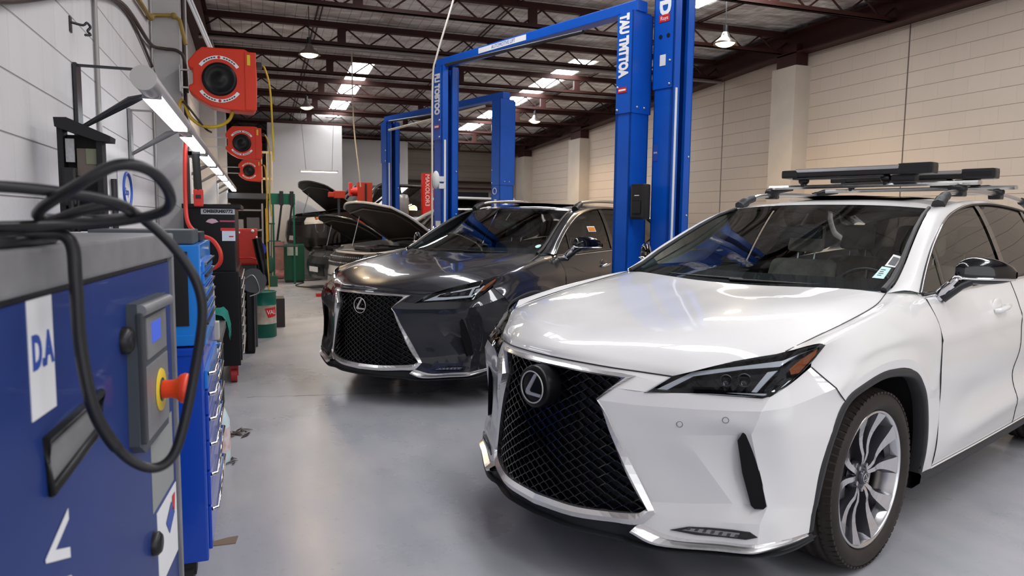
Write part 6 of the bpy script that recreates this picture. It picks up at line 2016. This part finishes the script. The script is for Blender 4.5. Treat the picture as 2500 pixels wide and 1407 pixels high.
for k_, y_ in enumerate((4.35, 4.75)):
    tag(MB().cyl((-.77, y_, .0), (-.78, y_ + .02, 1.66), .016, 8).build('steel_bar', M_darkmetal), 'dark steel bar leaning on the left wall, %s the sign' % ('further from' if k_ == 0 else 'next to'), 'bar')

# ---- green and white drum, black box, red box and machine behind the tall cabinet
dr = empty('oil_drum', (.05, 9.12, 0), 0, 'green and white oil drum with a red label by the tall black cabinet', 'drum')
M_dgreen = mat('drum_green', (.0, .11, .075), .4)
M_dwhite = mat('drum_white', (.60, .56, .50), .45, noise=.45, nscale=5, dark=(.33, .25, .18))
MB().lathe([(0, 0), (.155, 0), (.158, .01), (.158, .16), (.163, .165)], 40).build('drum_base', M_dgreen, dr)
MB().lathe([(.161, .165), (.158, .17), (.158, .385), (.161, .39)], 40).build('drum_wall', M_dwhite, dr)
MB().lathe([(.163, .39), (.158, .40), (.158, .535), (.164, .54), (.164, .55), (.155, .552), (.153, .535), (0, .535)], 40).build('drum_top', M_dgreen, dr)
b = MB()
pts_ = []
for (a_, z_) in ((-82, .355), (-25, .365), (-25, .255), (-68, .240)):
    pts_.append((a_, z_))
for i in range(8):
    q0, q1 = i / 8, (i + 1) / 8
    def P_(q_, top):
        a0, z0_ = pts_[0] if top else pts_[3]; a1, z1_ = pts_[1] if top else pts_[2]
        a = R(a0 + (a1 - a0) * q_); return Vector((.1605 * math.cos(a), .1605 * math.sin(a), z0_ + (z1_ - z0_) * q_))
    b.add([P_(q0, 1), P_(q1, 1), P_(q1, 0), P_(q0, 0)], [(0, 1, 2, 3)])
b.build('red_label', M_redlab, dr)
for k_, chh in enumerate('VAL'):
    a = R(-66 + 15 * k_)
    c_ = Vector((.1625 * math.cos(a), .1625 * math.sin(a), .305))
    text('drum_lettering', chh, .075, M_label, dr, frame(c_, Vector((-math.sin(a), math.cos(a), 0)), (0, 0, 1)), .0004)
tag(MB().box((.10, 9.80, 0), (.33, 10.15, .38), ch=.006).build('black_box', mat('dark_brown_box', (.03, .022, .02), .5)), 'dark box on the floor behind the green drum', 'box')
rb = empty('parts_washer', (-.16, 8.35, 0), 0, 'red workshop cabinet with rounded head behind the tall black cabinet', 'cabinet')
MB().box((-.20, 0, .92), (.17, .45, 1.31), ch=.02).build('red_cabinet', M_red, rb)
MB().box((-.18, .02, 0), (.15, .40, .92), ch=.01).build('cabinet_stand', M_dkgrey, rb)
MB().sphere((.12, -.01, 1.29), .018, 8).sphere((.16, -.01, 1.22), .012, 8).sphere((-.02, -.01, 1.27), .014, 8).build('white_clips', M_label, rb)
MB().tube([(-.14, -.02, .97), (-.1, -.04, 1.0), (.1, -.04, 1.0), (.16, -.02, .98)], .008, 6).build('red_rail', M_redhose, rb)
tc = empty('tyre_changer', (-.0, 7.95 + .06, 0), 0, 'black tyre changer with a curved arm between the tall cabinet and the drum', 'machine')
MB().box((-.14, -.04, 0), (-.035, .30, .68), ch=.03).build('changer_body', M_cab, tc)
b = MB(); b.tube(hang([(.0, .02, 1.22), (.03, .02, 1.05), (.06, .0, .88), (.07, .0, .72)], 6), [.05] * 8 + [.045] * 11, 10); b.build('changer_column', M_cab, tc)
MB().cyl((-.04, -.06, .78), (-.04, .10, .74), .13, 24).build('turntable', M_dkgrey, tc)
MB().tube(hang([(-.12, -.08, .80), (-.05, -.10, .84), (.0, -.10, .76), (.01, -.10, .66), (-.08, -.10, .62)], 5), .006, 6).build('changer_rail', M_steel, tc)
tag(MB().cyl((.02, 8.80, 1.07), (.02, 8.815, 1.07), .085, 28).build('blue_disc', mat('blue_disc_paint', (.01, .04, .5), .4)), 'round blue disc fixed to the back of the red cabinet', 'disc')
# ---- far left corner
M_cream = mat('cream_frame', (.50, .42, .30), .5)
cg = empty('platform_rail', (.14, 17, 1.95), 0, 'cream guard rail of a raised platform in the far left corner', 'railing')
b = MB()
for x_ in (0, .11, .22): b.box((x_ - .012, -.012, 0), (x_ + .012, .012, .92))
for z_ in (.30, .88): b.box((-.01, -.015, z_), (.23, .015, z_ + .05))
b.build('rail_bars', M_cream, cg)
MB().box((-.9, 0, -.12), (.25, 1.6, 0)).build('platform_deck', M_dkgrey, cg)
for x_ in (-.85, .2): MB().box((x_ - .03, .05, -1.95), (x_ + .03, .11, -.12)).build('platform_post', M_cream, cg)
sh = empty('shelf_rack', (-.5, 15.3, 0), 0, 'grey open shelf rack loaded with parts in the far left corner', 'shelf')
for x_ in (0, .62):
    for y_ in (0, .4): MB().box((x_ - .015, y_ - .015, 0), (x_ + .015, y_ + .015, 1.7)).build('upright', M_condu, sh)
for z_ in (.3, .75, 1.15, 1.55): MB().box((0, 0, z_), (.62, .4, z_ + .03)).build('shelf_board', mat('shelf_grey', (.3, .28, .27), .6), sh)
for k_, (x_, z_, c_) in enumerate(((.02, 1.18, (.3, .28, .25)), (.32, 1.18, (.12, .11, .11)), (.05, .78, (.35, .3, .25)), (.36, .78, (.4, .38, .36)), (.1, .33, (.1, .1, .1)))):
    tag(MB().box((-.5 + x_, 15.33, z_), (-.5 + x_ + .24, 15.62, z_ + .2 + .04 * (k_ % 3)), ch=.01).build('parts_box', mat('parts_box_%d' % k_, c_, .7)), '%s box on the grey rack in the far left corner' % ('tan upper left', 'dark upper right', 'brown middle left', 'pale middle right', 'black bottom')[k_], 'box')
pole = empty('yellow_sleeved_pole', (.205, 14.9, 0), 0, 'pole with a yellow upper sleeve at the far end of the left aisle', 'pole')
MB().cyl((0, 0, 0), (-.01, 0, 1.55), .016, 8).build('pole_shaft', M_darkmetal, pole)
MB().cyl((-.007, 0, .95), (-.01, 0, 1.6), .024, 8).build('pole_sleeve', mat('orange_yellow', (.7, .35, .02), .5), pole)
b = MB(); b.cyl((0, 0, .2), (.02, 0, 1.3), .012, 8).box((-.05, -.01, 1.28), (.09, .01, 1.31)).sphere((-.02, 0, .45), .12, 12, sc=(.8, .25, 1.5)).box((-.1, -.02, .93), (.2, .02, .95))
b.box((-.08, -.1, 0), (.12, .1, .22))
o = b.build('shovel', mat('dark_green_paint', (.02, .09, .06), .5)); o.location = (.27, 15.6, 0)
tag(o, 'dark green shovel standing in a tub at the far end of the aisle', 'shovel')
gs = empty('wheel_aligner_stand', (.28, 16.05, 0), 0, 'green alignment stand with two black clamp arms by the white wall', 'stand')
M_gr = mat('green_enamel', (.0, .13, .075), .4)
MB().box((0, 0, 1.70), (.51, .06, 1.93), ch=.01).build('stand_beam', M_gr, gs)
for x_ in (.06, .48): MB().box((x_ - .02, 0, 0), (x_ + .02, .05, 1.70)).build('stand_post', M_gr, gs)
for x_ in (.24, .45):
    b = MB(); b.box((x_ - .05, -.06, 1.68), (x_ + .03, 0, 1.98), ch=.01); b.tube([(x_ - .01, -.05, 1.7), (x_ - .06, -.06, 1.3), (x_ - .11, -.05, .92)], .022, 8)
    b.build('clamp_arm', M_black, gs)
MB().box((.04, -.1, .80), (.55, .1, .83)).build('stand_foot', M_dkgrey, gs)
gbx = MB().box((.56, 16.35, .05), (.98, 16.75, .84), ch=.01).build('green_cabinet', mat('dark_green_cabinet', (.0, .07, .03), .4))
tag(gbx, 'dark green cabinet with a white notice, in front of the white wall', 'cabinet')
MB().box((.62, 16.335, .60), (.84, 16.348, .80)).build('white_notice', mat('faded_notice', (.45, .5, .45), .6), gbx)
MB().box((.58, 16.37, 0), (.96, 16.73, .05)).build('cabinet_plinth', M_black, gbx)
M_pink = mat('pink_sheet', (.55, .30, .30), .6, noise=.4, nscale=4)
tag(MB().box((.32, 18.0, 0), (.63, 18.02, .85), ch=.004).build('pink_board', M_pink), 'translucent pink board standing against the white wall', 'board')
b = MB()
for (x_, y_, r_) in ((.40, 17.6, .14), (.58, 17.7, .13), (.50, 17.4, .11)): b.sphere((x_, y_, r_ * .7), r_, 12, sc=(1.1, 1, .75))
tag(b.build('rubbish_bags', mat('pinkish_bag', (.45, .20, .20), .5, bump=.8, bscale=15)), 'heap of pinkish bags on the floor left of the green cabinet', 'bags')
tag(MB().tube([Vector((1.02 + .42 * math.cos(a), 17.3 - .55 * math.sin(a), .012)) for a in [math.pi * (.05 + k_ / 22) for k_ in range(20)]], .011, 6).build('floor_cable', M_cable), 'black cable curved on the floor before the green cabinet', 'cable')
tag(MB().tube(hang([(.95, 16.2, .012), (.75, 15.6, .012), (1.0, 15.1, .012), (1.5, 14.9, .012)], 6), .010, 6).build('floor_cable', M_cable), 'black cable on the floor running towards the black sedan', 'cable')
tag(MB().box((1.0, 13.4, 0), (1.15, 13.55, .05)).build('red_block', M_red), 'small red block on the floor left of the white utility car', 'block')
hl_ = empty('hanging_light', (.93, 16.5, 2.44), 0, 'slim white strip light hanging on wires before the white wall', 'strip light')
MB().box((0, -.04, 0), (.81, .04, .035), ch=.006).build('light_body', M_mgrey, hl_)
MB().box((.02, -.035, -.012), (.79, .035, 0)).build('light_lens', M_tube, hl_)
MB().cyl((.12, 0, .03), (.02, 0, 1.33), .004, 5).cyl((.68, 0, .03), (.73, 0, 1.33), .004, 5).build('suspension_wire', M_darkmetal, hl_)

# ---- things among the cars at the back
M_lred = mat('lift_red_paint', (.42, .035, .01), .45)
rl = empty('red_lift_post', (2.10, 16.4, 0), 0, 'red lift post with a drum motor, left of the blue lifts', 'lift post')
MB().box((0.05, 0, 0), (.38, .22, 2.23), ch=.01).build('post', M_lred, rl)
MB().box((.21, -.012, 0), (.25, 0, 2.2)).build('post_slot', M_black, rl)
MB().cyl((-.10, .1, 2.02), (.05, .1, 2.02), .10, 20).box((-.13, .02, 1.92), (-.06, .2, 2.22), ch=.02).build('motor', M_red, rl)
rl2 = empty('red_lift_post', (1.62, 16.2, 0), 0, 'small red lift head on a thin dark post before the lifted utility car', 'lift post')
MB().box((.08, .06, 0), (.13, .11, 1.88), ch=.006).build('post', M_darkmetal, rl2)
MB().box((0, 0, 1.86), (.24, .18, 2.02), ch=.01).build('lift_head', M_lred, rl2)
MB().box((-.12, 0, 1.88), (0, .16, 1.99), ch=.02).build('motor', M_lred, rl2)
rl3 = empty('red_sign_post', (3.72, 16.75, 0), 0, 'red post with white upright lettering between the blue lifts', 'post')
MB().box((0, 0, 0), (.34, .22, 2.50), ch=.01).build('post', mat('bright_red_paint', (.65, .02, .01), .35), rl3)
text('post_lettering', 'MAXOLOR3', .14, M_label, rl3, Matrix(((0, 1, 0, .10), (0, 0, -1, -.002), (-1, 0, 0, 2.10), (0, 0, 0, 1))), .0008)
b = MB(); b.tube(hang([(.24, -.004, 2.15), (.20, -.004, 2.0), (.27, -.004, 1.85), (.29, -.004, 1.7)], 5), .012, 6); b.build('swoosh', M_label, rl3)
gc = empty('gas_cylinder', (3.25, 16.75, 0), 0, 'grey and black gas cylinder with a guarded valve behind the left blue post', 'cylinder')
MB().lathe([(0, 0), (.115, 0), (.12, .02), (.12, 1.38), (.10, 1.48), (.06, 1.54), (0, 1.56)], 24).build('cylinder_body', M_black, gc)
MB().lathe([(.10, 1.46), (.125, 1.5), (.13, 1.9), (.10, 1.98), (.0, 2.0)], 16).build('valve_guard', M_mgrey, gc)
van = small_car('parked_van', 'white van with dark side glass behind the cars with raised bonnets', (2.6, 20.1), R(9), M_cwhite, L=4.8, W=1.66, H=2.05, hoodz=1.25, cowl=1.1, wstop=1.7, roofend=4.6, nose='suv', wheel_r=.34)
og = empty('shop_stool', (5.0, 7.55, 0), 0, 'orange seated shop stool on a blue post beyond the white crossover', 'stool')
MB().box((-.16, -.14, .86), (.16, .14, 1.02), ch=.05).build('seat', mat('orange_vinyl', (.75, .16, .03), .4), og)
MB().cyl((0, 0, .03), (0, 0, .87), .06, 16).build('stool_post', M_liftblue, og)
MB().cyl((0, 0, 0), (0, 0, .03), .22, 20).build('stool_base', M_dkgrey, og)

# ---- litter on the floor
b = MB(); b.prism([(-.234, 3.300), (-.117, 3.298), (-.108, 3.372), (-.15, 3.368), (-.236, 3.336)], 0, .004)
tag(b.build('cardboard_strip', mat('brown_card', (.22, .16, .11), .8)), 'brown strip of card on the floor beside the blue roller cabinet', 'card')
def litter(x, y, s, label, n=14):
    b = MB()
    for _ in range(n):
        p = Vector((x + random.uniform(-.06, .06) * s, y + random.uniform(-.10, .10) * s, .004 + random.random() * .012 * s))
        a = random.uniform(0, 6.3); d = Vector((math.cos(a), math.sin(a), random.uniform(-.1, .3))) * random.uniform(.02, .05) * s
        c_ = Vector((-d.y, d.x, random.uniform(-.003, .006))) * .3
        q_ = [p - d, p + c_, p + d, p - c_]
        q_ = [Vector((v.x, v.y, max(.002, v.z))) for v in q_]
        b.add(q_ + [v + Vector((0, 0, .002)) for v in q_], [(0, 1, 2, 3), (4, 5, 6, 7), (0, 1, 5, 4), (1, 2, 6, 5), (2, 3, 7, 6), (3, 0, 4, 7)])
    tag(b.build('leaf_litter', mat('dry_leaves', (.06, .04, .035), .9), norm=False), label, 'leaves', kind='stuff')
litter(-.13, 5.04, 1.2, 'dry leaf litter on the floor beyond the bench')
litter(-.19, 4.45, .7, 'small dry leaves on the floor beside the pale jug')
# crack across the floor
b = MB()
pts_ = []
x_ = -.1
while x_ < 3.2:
    pts_.append(Vector((x_, 6.02 - .17 * x_ + random.uniform(-.012, .012), .0012))); x_ += .06
for i in range(len(pts_) - 1):
    a_, c_ = pts_[i], pts_[i + 1]; w_ = random.uniform(.001, .003)
    b.add([a_ - Vector((0, w_, 0)), c_ - Vector((0, w_, 0)), c_ + Vector((0, w_, 0)), a_ + Vector((0, w_, 0))], [(0, 1, 2, 3)])
tag(b.build('floor_crack', mat('crack_dark', (.08, .08, .08), .9), norm=False), kind='structure')
